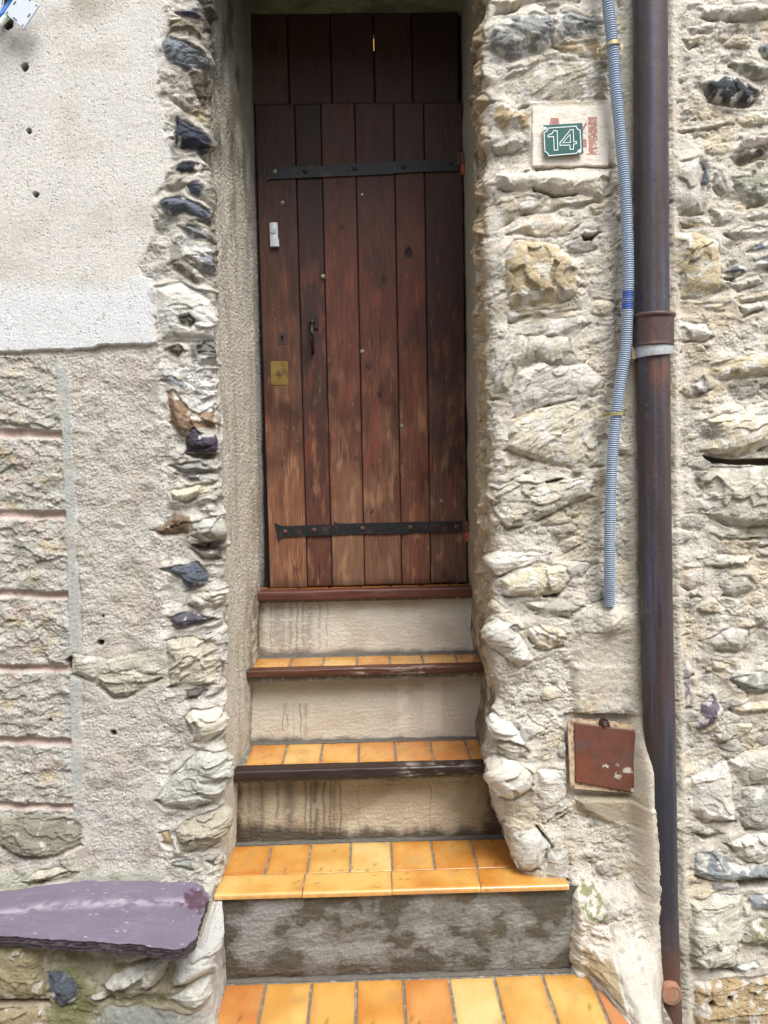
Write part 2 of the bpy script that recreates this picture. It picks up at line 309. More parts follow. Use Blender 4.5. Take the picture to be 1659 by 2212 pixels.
# cavities in the bedding
cv = sst(.42, .75, fbm(X*13, Z*19, 5, 31, .6)); F.H -= .013*cv*(V < 2300)
far = U > 1450
SR = [
 ('R3', c_cream, .03, 4, .004, [(150,0),(640,-30),(600,18),(330,22),(250,60),(160,72)]),
 ('R3', srgb(146,148,146), .035, -20, .005, [(130,190),(180,120),(300,90),(430,88),(560,80),(700,110),(735,155),(690,200),(560,215),(480,270),(330,315),(260,345),(180,320),(130,260)]),
 ('R3', c_tan, .012, 20, .004, [(470,260),(700,215),(760,250),(740,330),(560,300)]),
 ('R3', c_lg, .028, 28, .003, [(150,470),(240,390),(380,360),(330,410),(200,452)]),
 ('R3', srgb(172,166,150), .014, 25, .006, [(270,430),(430,330),(700,340),(775,380),(780,555),(640,570),(420,565),(290,600)]),
 ('R3', c_tan, .03, 30, .006, [(180,560),(290,610),(350,640),(340,720),(200,730),(150,660)]),
 ('R3', c_lg, .03, 10, .006, [(140,800),(250,750),(330,790),(250,840),(150,840)]),
 ('R3', c_white, .034, 3, .003, [(160,960),(350,945),(600,925),(800,930),(815,1040),(740,1110),(640,1075),(480,1075),(380,1050),(250,1060),(170,1040)]),
 ('R3', srgb(180,172,154), .02, 14, .006, [(150,1060),(330,1075),(480,1095),(640,1095),(780,1090),(620,1140),(450,1165),(300,1190),(165,1265)]),
 ('R3', srgb(200,190,172), .022, 30, .004, [(220,1290),(330,1190),(480,1170),(620,1210),(560,1290),(420,1310),(300,1290)]),
 ('R3', srgb(198,182,150), .045, 10, .003, [(200,1400),(260,1320),(400,1335),(500,1350),(600,1440),(632,1560),(600,1640),(480,1672),(240,1700),(200,1600)]),
 ('R3', c_lg, .02, 0, .004, [(630,1255),(735,1270),(700,1300),(640,1310)]),
 ('R3', srgb(150,140,120), .018, 8, .004, [(210,1720),(400,1700),(620,1695),(450,1745),(230,1775)]),
 ('R3', c_lg, .02, 12, .005, [(300,1800),(420,1760),(640,1735),(670,1780),(560,1879),(290,1879)]),
 ('R5', srgb(186,180,166), .034, 60, .005, [(140,60),(220,-40),(560,-30),(575,60),(500,150),(420,165),(380,105),(300,150),(235,330),(130,310),(108,200)]),
 ('R5', c_white, .022, 25, .005, [(270,170),(330,140),(400,110),(520,130),(640,120),(760,200),(740,280),(620,315),(430,355),(250,420),(240,330)]),
 ('R5', srgb(202,196,176), .026, 28, .0075, [(210,590),(240,450),(400,365),(560,330),(700,345),(720,520),(735,680),(600,705),(400,660),(260,620)]),
 ('R5', srgb(190,184,168), .03, 10, .0075, [(120,790),(250,770),(430,780),(640,735),(705,760),(690,850),(560,900),(430,970),(270,1020),(225,1035),(155,940),(108,860)]),
 ('R5', c_white, .02, 0, .004, [(70,1170),(200,1155),(455,1160),(430,1210),(300,1240),(190,1290),(160,1290),(80,1240)]),
 ('R5', srgb(208,200,176), .034, 0, .004, [(190,1310),(290,1250),(430,1220),(545,1230),(565,1300),(520,1385),(400,1400),(205,1397)]),
 ('R5', c_lg, .02, 20, .005, [(300,1430),(520,1420),(640,1450),(560,1520),(400,1500)]),
 ('R5', c_white, .04, 20, .004, [(68,1640),(100,1560),(180,1520),(255,1550),(310,1640),(370,1755),(285,1795),(190,1720),(90,1680)]),
 ('R5', srgb(150,146,140), .03, 0, .002, [(228,1570),(270,1550),(302,1575),(260,1602)]),
 ('R5', c_cream, .024, -35, .005, [(310,1560),(480,1560),(560,1600),(520,1680),(400,1700),(370,1680)]),
 ('R8', c_white, .05, 0, .003, [(108,300),(160,250),(260,310),(310,400),(280,480),(180,480),(118,420)]),
 ('R8', srgb(178,168,148), .05, 0, .002, [(150,405),(250,388),(335,440),(320,492),(200,484)]),
 ('R8', srgb(208,202,188), .06, -20, .004, [(98,530),(170,485),(260,498),(365,570),(350,655),(260,722),(190,722),(125,640)]),
 ('R8', c_white, .02, 0, .003, [(380,560),(540,560),(550,780),(430,860),(380,700)]),
 ('R8', srgb(196,194,186), .03, 70, .002, [(240,900),(390,888),(460,945),(472,980),(400,1110),(280,1155),(240,1050)]),
 ('R8', srgb(186,184,176), .02, 0, .002, [(430,1000),(560,1005),(560,1165),(430,1185)]),
 ('R8', srgb(180,164,134), .022, 0, .003, [(600,1440),(700,1425),(745,1500),(735,1590),(640,1592),(600,1530)]),
 ('R8', c_white, .016, 0, .003, [(620,1355),(740,1340),(750,1400),(640,1405)]),
 # beyond the downpipe
 ('R3', srgb(206,202,190), .03, 3, .004, [(1200,40),(1640,20),(1700,100),(1500,122),(1300,102),(1190,80)]),
 ('R3', c_lg, .02, -10, .004, [(1190,150),(1380,115),(1360,170),(1230,190)]),
 ('R3', c_tan, .02, 0, .004, [(1190,220),(1290,200),(1270,240),(1220,272)]),
 ('R3', c_gg, .03, -20, .005, [(1450,330),(1570,330),(1690,380),(1680,430),(1540,430),(1440,362)]),
 ('R3', srgb(66,70,74), .034, -35, .004, [(1310,470),(1400,410),(1480,430),(1580,520),(1560,580),(1450,590),(1340,550)]),
 ('R3', srgb(104,110,120), .03, 0, .004, [(1610,260),(1720,245),(1720,350),(1630,320)]),
 ('R3', c_cream, .016, 8, .003, [(1160,712),(1320,690),(1480,655),(1470,682),(1330,706),(1170,727)]),
 ('R3', srgb(118,110,100), .03, 20, .006, [(1490,800),(1560,750),(1720,735),(1720,870),(1590,880),(1500,920),(1450,870)]),
 ('R3', c_lg, .026, 70, .004, [(1120,900),(1285,868),(1330,950),(1310,1060),(1290,1172),(1160,1182),(1112,1100)]),
 ('R3', srgb(90,94,100), .03, 80, .004, [(1270,880),(1318,900),(1330,1000),(1300,1100),(1270,1010),(1290,960)]),
 ('R3', c_grey, .022, 70, .005, [(1335,930),(1400,950),(1442,1060),(1400,1102),(1345,1000)]),
 ('R3', c_gg, .03, 5, .006, [(1450,985),(1720,960),(1720,1110),(1540,1142),(1455,1060)]),
 ('R3', c_lg, .022, 5, .006, [(1335,1150),(1500,1160),(1490,1225),(1360,1242)]),
 ('R3', c_lg, .024, 10, .006, [(1505,1205),(1600,1150),(1720,1130),(1720,1200),(1560,1222)]),
 ('R3', c_lg, .028, 8, .006, [(1420,1285),(1490,1248),(1720,1245),(1720,1312),(1480,1324)]),
 ('R3', c_tan, .018, 0, .003, [(1170,1222),(1340,1232),(1340,1252),(1200,1256)]),
 ('R3', srgb(198,184,152), .036, 38, .006, [(1125,1300),(1250,1278),(1370,1330),(1392,1440),(1392,1600),(1290,1652),(1180,1642),(1125,1500)]),
 ('R3', srgb(108,114,126), .03, 25, .005, [(1540,1382),(1640,1325),(1720,1320),(1720,1380),(1590,1392)]),
 ('R3', srgb(96,98,100), .03, 15, .005, [(1400,1502),(1480,1450),(1555,1490),(1480,1522)]),
 ('R3', srgb(134,136,138), .032, 5, .006, [(1560,1430),(1720,1418),(1720,1500),(1570,1492)]),
 ('R3', c_lg, .026, 20, .006, [(1430,1562),(1600,1512),(1622,1560),(1500,1602)]),
 ('R3', c_cream, .026, 15, .005, [(1250,1672),(1440,1660),(1380,1722),(1260,1702)]),
 ('R3', c_cream, .022, -15, .005, [(1470,1640),(1720,1580),(1720,1640),(1600,1660),(1500,1670)]),
 ('R3', c_lg, .026, 20, .005, [(1500,1692),(1600,1660),(1625,1700),(1520,1742)]),
 ('R3', c_white, .022, -10, .003, [(1140,1762),(1320,1782),(1355,1850),(1300,1879),(1140,1879)]),
 ('R5', srgb(200,188,158), .03, 10, .006, [(1330,130),(1500,80),(1720,50),(1720,180),(1500,202),(1380,212),(1325,180)]),
 ('R5', srgb(120,118,118), .034, 40, .004, [(1225,240),(1290,195),(1342,262),(1290,312),(1220,300)]),
 ('R5', srgb(204,196,174), .045, 15, .008, [(1300,430),(1420,388),(1560,400),(1720,410),(1720,540),(1600,600),(1480,632),(1350,620),(1288,600),(1350,530)]),
 ('R5', srgb(190,188,172), .04, 0, .003, [(1280,742),(1340,690),(1720,685),(1720,1010),(1500,1022),(1390,992),(1320,962),(1288,850)]),
 ('R5', c_gg, .03, -4, .005, [(1340,1052),(1500,1070),(1720,1050),(1720,1082),(1400,1088)]),
 ('R5', c_lg, .03, 5, .004, [(1535,1102),(1720,1090),(1720,1120),(1560,1128)]),
 ('R5', c_lg, .03, 0, .004, [(1600,1152),(1720,1140),(1720,1200),(1610,1182)]),
 ('R5', c_lg, .03, 8, .006, [(1270,1192),(1400,1170),(1560,1190),(1520,1242),(1300,1242)]),
 ('R5', srgb(176,172,156), .03, 0, .006, [(1390,1292),(1550,1280),(1602,1350),(1500,1402),(1400,1392)]),
 ('R5', srgb(200,184,166), .02, 0, .003, [(1150,1252),(1290,1240),(1302,1330),(1230,1372),(1160,1340)]),
 ('R5', srgb(146,144,138), .026, 0, .002, [(1210,1372),(1270,1350),(1284,1400),(1230,1406)]),
 ('R5', c_lg, .03, -50, .005, [(1530,1472),(1720,1440),(1720,1600),(1560,1562)]),
 ('R5', c_lg, .034, 12, .006, [(1290,1640),(1400,1580),(1560,1560),(1540,1640),(1500,1702),(1330,1702)]),
 ('R5', srgb(132,126,130), .022, 60, .002, [(1165,1730),(1240,1782),(1240,1832),(1180,1855)]),
 ('R5', c_cream, .026, -15, .005, [(1330,1740),(1450,1770),(1440,1822),(1340,1812)]),
 ('R5', srgb(170,170,160), .03, 12, .006, [(1440,1832),(1720,1785),(1720,1879),(1480,1900)]),
 ('R8', c_vio, .02, 70, .002, [(1180,60),(1235,70),(1232,220),(1195,225)]),
 ('R8', srgb(118,108,122), .036, 55, .003, [(1255,325),(1280,200),(1340,138),(1412,240),(1390,290),(1300,337)]),
 ('R8', srgb(150,152,142), .03, 10, .006, [(1430,60),(1560,30),(1720,15),(1720,110),(1560,150),(1500,112)]),
 ('R8', c_cream, .03, 10, .005, [(1440,225),(1560,180),(1720,190),(1720,230),(1500,262)]),
 ('R8', c_gg, .026, 0, .003, [(1370,372),(1470,368),(1445,410),(1385,422)]),
 ('R8', c_lg, .03, -15, .004, [(1445,512),(1560,460),(1720,450),(1720,640),(1480,652)]),
 ('R8', c_white, .03, 0, .003, [(1220,602),(1420,512),(1450,560),(1472,842),(1300,852),(1228,780)]),
 ('R8', srgb(176,174,164), .03, 0, .005, [(1495,662),(1720,640),(1720,880),(1520,892),(1480,780)]),
 ('R8', c_gg, .026, 10, .004, [(1230,902),(1330,870),(1402,910),(1320,942)]),
 ('R8', c_white, .032, 15, .004, [(1420,962),(1540,905),(1720,895),(1720,1050),(1540,1082)]),
 ('R8', srgb(148,154,156), .026, 8, .005, [(1240,1022),(1400,1000),(1430,1062),(1560,1092),(1720,1065),(1720,1150),(1400,1182),(1250,1152)]),
 ('R8', srgb(136,132,132), .03, 0, .003, [(1338,1182),(1490,1190),(1495,1214),(1350,1224)]),
 ('R8', srgb(196,194,178), .045, 0, .0035, [(1218,1282),(1350,1230),(1512,1240),(1522,1400),(1462,1622),(1310,1642),(1215,1642),(1205,1450)]),
 ('R8', srgb(170,176,182), .03, -20, .005, [(1530,1255),(1720,1225),(1720,1330),(1560,1332)]),
 ('R8', srgb(150,148,126), .034, 0, .004, [(1535,1390),(1720,1350),(1720,1560),(1495,1502)]),
 ('R8', srgb(176,182,188), .03, 5, .003, [(1450,1632),(1580,1612),(1625,1650),(1500,1672)]),
 ('R8', srgb(176,156,122), .03, 0, .006, [(1235,1715),(1480,1690),(1720,1670),(1720,2050),(1240,2050)]),
]
SR += [('R3', c_cream, .04, 15, .006, [(60,640),(130,690),(140,760),(60,760)]),
 ('R3', srgb(160,146,120), .045, 20, .006, [(60,480),(120,500),(150,560),(60,600)]),
 ('R3', srgb(110,100,88), .05, 30, .006, [(20,280),(110,300),(120,420),(30,430)]),
 ('R3', srgb(96,88,80), .05, 10, .005, [(30,100),(110,120),(120,230),(40,240)]),
 ('R3', srgb(130,112,88), .05, 10, .005, [(20,1180),(110,1200),(120,1290),(30,1300)]),
 ('R3', srgb(150,136,110), .05, 0, .004, [(30,1330),(110,1340),(110,1430),(50,1440)]),
 ('R3', srgb(140,126,106), .045, 0, .005, [(40,960),(110,980),(110,1080),(40,1070)]),
 ('R5', srgb(180,164,138), .04, 0, .004, [(30,60),(90,60),(95,110),(40,115)])]
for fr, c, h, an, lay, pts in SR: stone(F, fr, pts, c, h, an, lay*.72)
# slots and gaps
def slot(F, fr, pts, dep=.05):
    P = F.pts(fr, pts); sl = F.sub(P); X_, Z_ = F.A[sl], F.Z[sl]; d = sdf(X_, Z_, P)+.003*fbm(X_*40, Z_*40, 3, 2)
    m = sst(-.001, .004, d); F.H[sl] -= dep*m; F.C[sl] = F.C[sl]*(1-.5*m[..., None])+srgb(110, 92, 70)*.5*m[..., None]
slot(F, 'R5', [(1285,622),(1370,640),(1480,650),(1720,640),(1720,684),(1480,682),(1340,672)], .09)
slot(F, 'R3', [(636,1290),(720,1292),(690,1330),(640,1326)], .04)
slot(F, 'R3', [(1400,1530),(1480,1530),(1470,1560),(1410,1550)], .05)
slot(F, 'R3', [(360,1036),(480,1078),(610,1068),(600,1082),(470,1094),(370,1060)], .03)
slot(F, 'R3', [(365,922),(640,914),(810,905),(812,935),(600,930),(380,948)], .022)
slot(F, 'R5', [(410,1398),(520,1386),(500,1410),(420,1412)], .04)
slot(F, 'R5', [(430,770),(540,745),(530,760),(440,785)], .03)
slot(F, 'R8', [(385,870),(470,975),(430,1060),(420,1050),(455,975),(380,885)], .03)
slot(F, 'R8', [(510,830),(560,800),(530,850),(510,850)], .03)
slot(F, 'R8', [(1480,1170),(1720,1150),(1720,1210),(1500,1220)], .05)
slot(F, 'R8', [(1320,1655),(1450,1640),(1480,1680),(1330,1675)], .05)
hole(F, *fd('R8', 1330, 1830), .012, .03, srgb(60, 48, 38)); hole(F, *fd('R8', 1430, 1800), .012, .03, srgb(60, 48, 38))
# smooth render patches
flat(F, 'R3', [(350,575),(800,560),(815,910),(355,930)], .012, keep=0)
flat(F, 'R5', [(640,1490),(780,1460),(950,1500),(950,1900),(600,1900)], .012, soft=.03, tex=.002, keep=.35)
paint(F, 'R5', [(640,1520),(740,1490),(940,1520),(950,1900),(600,1900)], srgb(196,190,176), .7)
flat(F, 'R8', [(600,0),(960,0),(960,230),(620,240)], .014, soft=.02, tex=.002, keep=.3)
flat(F, 'R8', [(740,860),(1020,860),(1080,1300),(1020,1980),(760,1980),(740,1500)], .010, soft=.03, tex=.004, keep=.75)
paint(F, 'R8', [(740,860),(1020,860),(1080,1300),(1020,1980),(760,1980),(740,1500)], srgb(188,182,172), .55, thr=-.2)
paint(F, 'R8', [(590,700),(980,705),(935,825),(850,855),(760,832),(650,770)], srgb(158,146,124), .8)
flat(F, 'R8', [(590,700),(980,705),(935,825),(850,855),(760,832),(650,770)], .02, soft=.012, tex=.001, keep=.15)
flat(F, 'R8', [(540,262),(985,262),(990,720),(560,720)], -.012, soft=.008, keep=0)
# lime-washed area round the number
paint(F, 'R3', [(340,600),(820,570),(830,1110),(640,1100),(500,1060),(300,1060),(180,1000),(200,900),(340,900)], srgb(224,216,200), .85, thr=-.25)
# moss
paint(F, 'R8', [(590,1170),(700,1150),(740,1290),(660,1360),(600,1260)], srgb(120,124,70), .8, thr=.0)
paint(F, 'R8', [(560,1680),(700,1680),(850,1740),(860,1800),(720,1760)], srgb(132,136,90), .6, thr=-.1)
paint(F, 'R8', [(1560,1400),(1720,1360),(1720,1500),(1560,1480)], srgb(136,136,90), .6, thr=.1)
# smooth mortar ribbons either side of the downpipe, swelling over its foot
Pc = np.interp(V, [0, 650, 1250, 1560, 2000, 2180, 3000], [1405, 1410, 1417, 1424, 1432, 1440, 1465])
dl = Pc-U; dr = U-Pc
rib = np.exp(-((dl-46)/14)**2)*(V > -900)+np.exp(-((dr-44)/12)**2)
F.H = F.H*(1-.75*np.clip(rib, 0, 1))+(.016+.003*fine)*np.clip(rib, 0, 1)
cvr = np.interp(V, [1500, 1640, 1900, 2040, 2120, 2200], [37, 31, 22, 14, 17, 20])+3*fbm(Z*22, X*3, 4, 7)
gr = sst(1500, 1660, V)*sst(cvr-1.5, cvr+1.5, dl)*sst(80, 34, dl); F.H = F.H*(1-.5*gr)+.088*gr*np.where(dl > 0, 1, 0)
F.H = np.where(np.abs(U-Pc) < 28, F.H*(1-(V < 1750))+np.where(V < 1750, -.01, 0), F.H)
F.mixc(srgb(206, 198, 182), .6*np.clip(rib, 0, 1))
# swelling skirt at the foot, round the lowest step
F.H += .012*sst(1880, 2000, V)*(U < 1300)
sk = sst(.26, .12, Z+.015*mid)*sst(.645, .675, X+.01*mid)*(1-sst(.84, .93, X)); F.H = F.H*(1-.5*sk)+sk*(.075+.012*mid+.004*lump)
F.H += .27*sst(.12, -.11, Z+.012*mid)**1.5*sst(.685, .80, X+.010*mid)*(1-sst(.84, .95, X))
F.H += .034*np.exp(-((U-1326)/30)**2-((V-1338)/30)**2)*(1+.4*mid)
# corner and reveal colours: ochre bedding behind the quoins, then smooth grey render inside
xcR = lambda z: np.interp(z, [-.1, .2, .32, .45, .6, .68, .84, .95, 4], [.60, .50, .45, .415, .40, .425, .425, .40, .395])
RR = lambda z: np.interp(z, [0, .3, .8, 1.2], [.09, .08, .06, .045])
t = (xcR(Z)-X); Lr = RR(Z)*(math.pi/2-1)
inn = t-Lr
F.mixc(srgb(180, 158, 122)*(1+.25*mid)[..., None], .75*sst(-.05, .0, inn)*(1-sst(.22, .26, inn))*sst(.55, 1.1, Z)*sst(-.5, .2, fbm(X*14, Z*9, 4, 61)+.35))
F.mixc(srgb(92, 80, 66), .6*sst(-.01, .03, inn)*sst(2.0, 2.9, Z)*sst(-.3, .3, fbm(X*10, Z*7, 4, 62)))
sm = sst(.22, .27, inn+.03*fbm(X*3, Z*14, 4, 63))
F.H = F.H*(1-sm)+(.0015*fine+.006*fbm(X*3, Z*5, 2, 8))*sm
F.mixc(srgb(162, 154, 138)*(1+.08*mid+.05*fine)[..., None], sm)
F.mixc(srgb(140, 112, 78), .5*sm*sst(1.0, 1.2, Z)*(1-sst(1.3, 1.6, Z))*sst(-.2, .3, mid))
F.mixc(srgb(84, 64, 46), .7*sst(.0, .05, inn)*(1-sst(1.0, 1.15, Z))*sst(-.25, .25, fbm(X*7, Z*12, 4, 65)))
# ragged quoins jutting into the doorway
jut = sst(.0, .05, inn)*(1-sst(.17, .25, inn))
q1, q2, qi = worley(inn*9+.4*fbm(X*8, Z*8, 2, 4), Z*11+.3*fbm(X*8, Z*8, 2, 5), 77)
F.H += jut*sst(.9, 1.2, Z)*(.030*(qi-.3)*sst(0, .3, q2-q1)+.010*flake(inn*14, Z*22, 78)+.004*flake(inn*40, Z*50, 79))
P = wrap(F, -1, xcR, RR, lambda z: z*0+.0, 2.5, 3.2)
rw = thing('rubble_wall', 'cream rubble stone wall right of the door with rough lime mortar', 'wall', (.4, 2.5, -.4))
link('wall_face', grid_mesh('rubble_face', P, F.C, F.R), M_wall, rw)
FRt = F

# ============ LEFT: plastered wall ============
aL = ax((-2.9, -1.9, .02), (-1.9, -1.46, .006), (-1.46, -.36, ST), (-.36, .30, .005))
F = Field(aL, zz, 2.5)
X, Z, U, V = F.A, F.Z, F.U, F.V
big = fbm(X*4, Z*4, 4, 101); mid = fbm(X*16, Z*20, 5, 102, .6); fine = fbm(X*75, Z*95, 3, 103, .7); crust = ridge(X*50, Z*75, 3, 104)
gpx = lambda pts: (np.array([p[1] for p in pts], float), np.array([p[0] for p in pts], float))
bx = [(1100,-3000),(1060,0),(1080,130),(1100,200),(1040,290),(1070,350),(1080,400),(1030,480),(1020,640),(1100,780),(1060,850),(1110,950),(1120,1040),(1080,1180),(1040,1240),(1010,1290),(1050,1340),(1000,1400),(1000,1540),(900,1740),(940,1800),(1000,1815),(1010,2000),(1030,2212),(1060,2500),(1060,4000)]
by_, bx_ = gpx(bx)
xb = np.interp(V*3, by_, bx_)/3
wob = 16*fbm(X*9, Z*9, 4, 205)*sst(740, 820, V); cornerz = sst(-5-14*sst(740, 820, V), 5+14*sst(740, 820, V), U-xb+5*fbm(X*20, Z*20, 3, 105)+wob)
yb = np.interp(U, [-500, 0, 120, 205, 215, 330, 400], [764, 762, 757, 754, 747, 744, 744])+3*fbm(X*25, Z*3, 3, 106)
below = sst(-2.5, 2.0, V-yb)*(1-cornerz)
plas = (1-below)*(1-cornerz)
stip = fbm(X*130, Z*190, 2, 107, .7)
gl = 1.7*grit(X.shape, 5); lump = flake(X*16, Z*24, 141); lump2 = flake(X*42, Z*60, 143); sandy = fbm(X*110, Z*120, 2, 144, .8)
H_pl = .015+.0004*stip+.0012*fbm(X*9, Z*9, 3, 108)+.0004*gl+.0003*flake(X*70, Z*100, 145)
H_lo = .004+.0045*mid+.0010*lump+.0010*lump2+.0018*sandy+.0011*gl+.003*big
H_co = .012+.010*mid+.0030*lump+.0012*lump2+.0018*sandy+.0011*gl+.008*big
F.H = H_pl*plas+H_lo*below+H_co*cornerz
cpl = srgb(213, 210, 203)*(1+.035*stip+.045*gl+.05*fbm(X*6, Z*6, 4, 109))[..., None]
clo = srgb(200, 196, 188)*(1+.07*mid+.05*np.clip(lump2, -1, 1)+.05*gl)[..., None]
cco = srgb(198, 194, 185)*(1+.06*mid+.05*np.clip(lump, -1, 1)+.05*gl)[..., None]
F.C = cpl*plas[..., None]+clo*below[..., None]+cco*cornerz[..., None]
F.mixc(srgb(190, 176, 164), .5*below*sst(.0, .5, fbm(X*6, Z*7, 4, 110)))
F.mixc(srgb(208, 202, 190), .7*below*sst(.1, .5, fbm(X*8, Z*9, 4, 111)))
F.mixc(srgb(150, 144, 132), .6*below*sst(.1, .5, fbm(X*11, Z*16, 4, 112)))
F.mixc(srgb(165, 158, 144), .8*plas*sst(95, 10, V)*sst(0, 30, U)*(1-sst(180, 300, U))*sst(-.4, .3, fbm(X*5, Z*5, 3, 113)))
F.mixc(srgb(186, 180, 168), .4*plas*sst(.1, .6, fbm(X*5, Z*6, 5, 114)))
wb = plas*np.maximum(sst(608, 645, V+12*fbm(X*9, Z*9, 3, 115))*(U < 292), (U > 286)*sst(-2, 1, V-600-3*mid)*sst(2, -1, U-336-6*mid))
F.mixc(srgb(219, 221, 222)*(1+.03*stip)[..., None], .95*wb); F.H += .0015*wb
F.mixc(srgb(120, 108, 92), .5*plas*sst(.55, .75, fbm(X*60, Z*110, 2, 116)))
F.mixc(srgb(122, 119, 110), .75*cornerz*sst(640, 560, V)*sst(-.15, .3, fbm(X*16, Z*16, 4, 240)))
F.mixc(srgb(112, 108, 100), .6*cornerz*sst(560, 700, V)*sst(1350, 1200, V)*sst(.1, .4, fbm(X*16, Z*16, 4, 241)))
# block panels drawn in the render with pink joints
xj = np.interp(V, [700, 780, 940, 1110, 1280, 1750, 1900], [118, 122, 134, 143, 148, 158, 165])
blk = below*sst(2, -2, U-xj)*(V > 770)
F.H += blk*(.008*fbm(X*9, Z*11, 3, 117)+.0045*flake(X*14, Z*20, 217)+.0025*flake(X*36, Z*44, 218)+.003)
F.mixc(srgb(184, 181, 172), .5*blk)
F.mixc(srgb(190, 164, 154), .5*blk*sst(.1, .6, fbm(X*12, Z*14, 4, 118)))
F.mixc(srgb(184, 168, 122), .55*blk*sst(.25, .6, fbm(X*10, Z*12, 4, 119)))
F.mixc(srgb(136, 138, 128), .5*blk*sst(.2, .5, fbm(X*11, Z*13, 4, 120)))
F.mixc(srgb(205, 202, 192), .6*blk*sst(.15, .5, fbm(X*14, Z*15, 4, 220)))
for jv, dv in ((938, 9), (1112, 9), (1283, 8), (1443, 7), (1600, 8), (1740, 7)):
    vv = V-jv+(U-70)*-.02+3*fbm(X*9, Z*2, 3, jv)
    g_ = np.exp(-(vv/dv)**4)*(U < xj+2)*(V > 770)
    F.H = F.H*(1-g_)+(-.010)*g_
    F.mixc(srgb(190, 158, 149), .7*g_*sst(-.6, .2, mid+.2))
bd = below*sst(-2, 2, U-xj)*sst(2, -3, U-xj-24+6*fbm(X*14, Z*8, 3, 121))*sst(770, 800, V)*(1-sst(1680, 1800, V))
F.H = F.H*(1-.6*bd)+.007*bd; F.mixc(srgb(172, 177, 173), .75*bd*sst(-.3, .4, fbm(X*14, Z*10, 4, 231)+.25))
edge = np.exp(-((U-xj-25+6*fbm(X*14, Z*8, 3, 121))/2.0)**2)*(V > 1200)*(V < 1560); F.H -= .008*edge*below
lowm = below*sst(1860, 1890, V+6*mid); F.mixc(srgb(196, 196, 184), .8*lowm); F.H = F.H*(1-.6*lowm)+.010*lowm
F.mixc(srgb(130, 136, 104), .5*below*sst(1820, 1900, V)*sst(0, .4, fbm(X*14, Z*14, 4, 122)))
for u, v, r in ((58, 150, .011), (67, 288, .008), (82, 424, .0085), (218, 1388, .010), (246, 1583, .010), (224, 1330, .004), (108, 1555, .006), (20, 56, .018)): hole(F, u, v, r, .05)
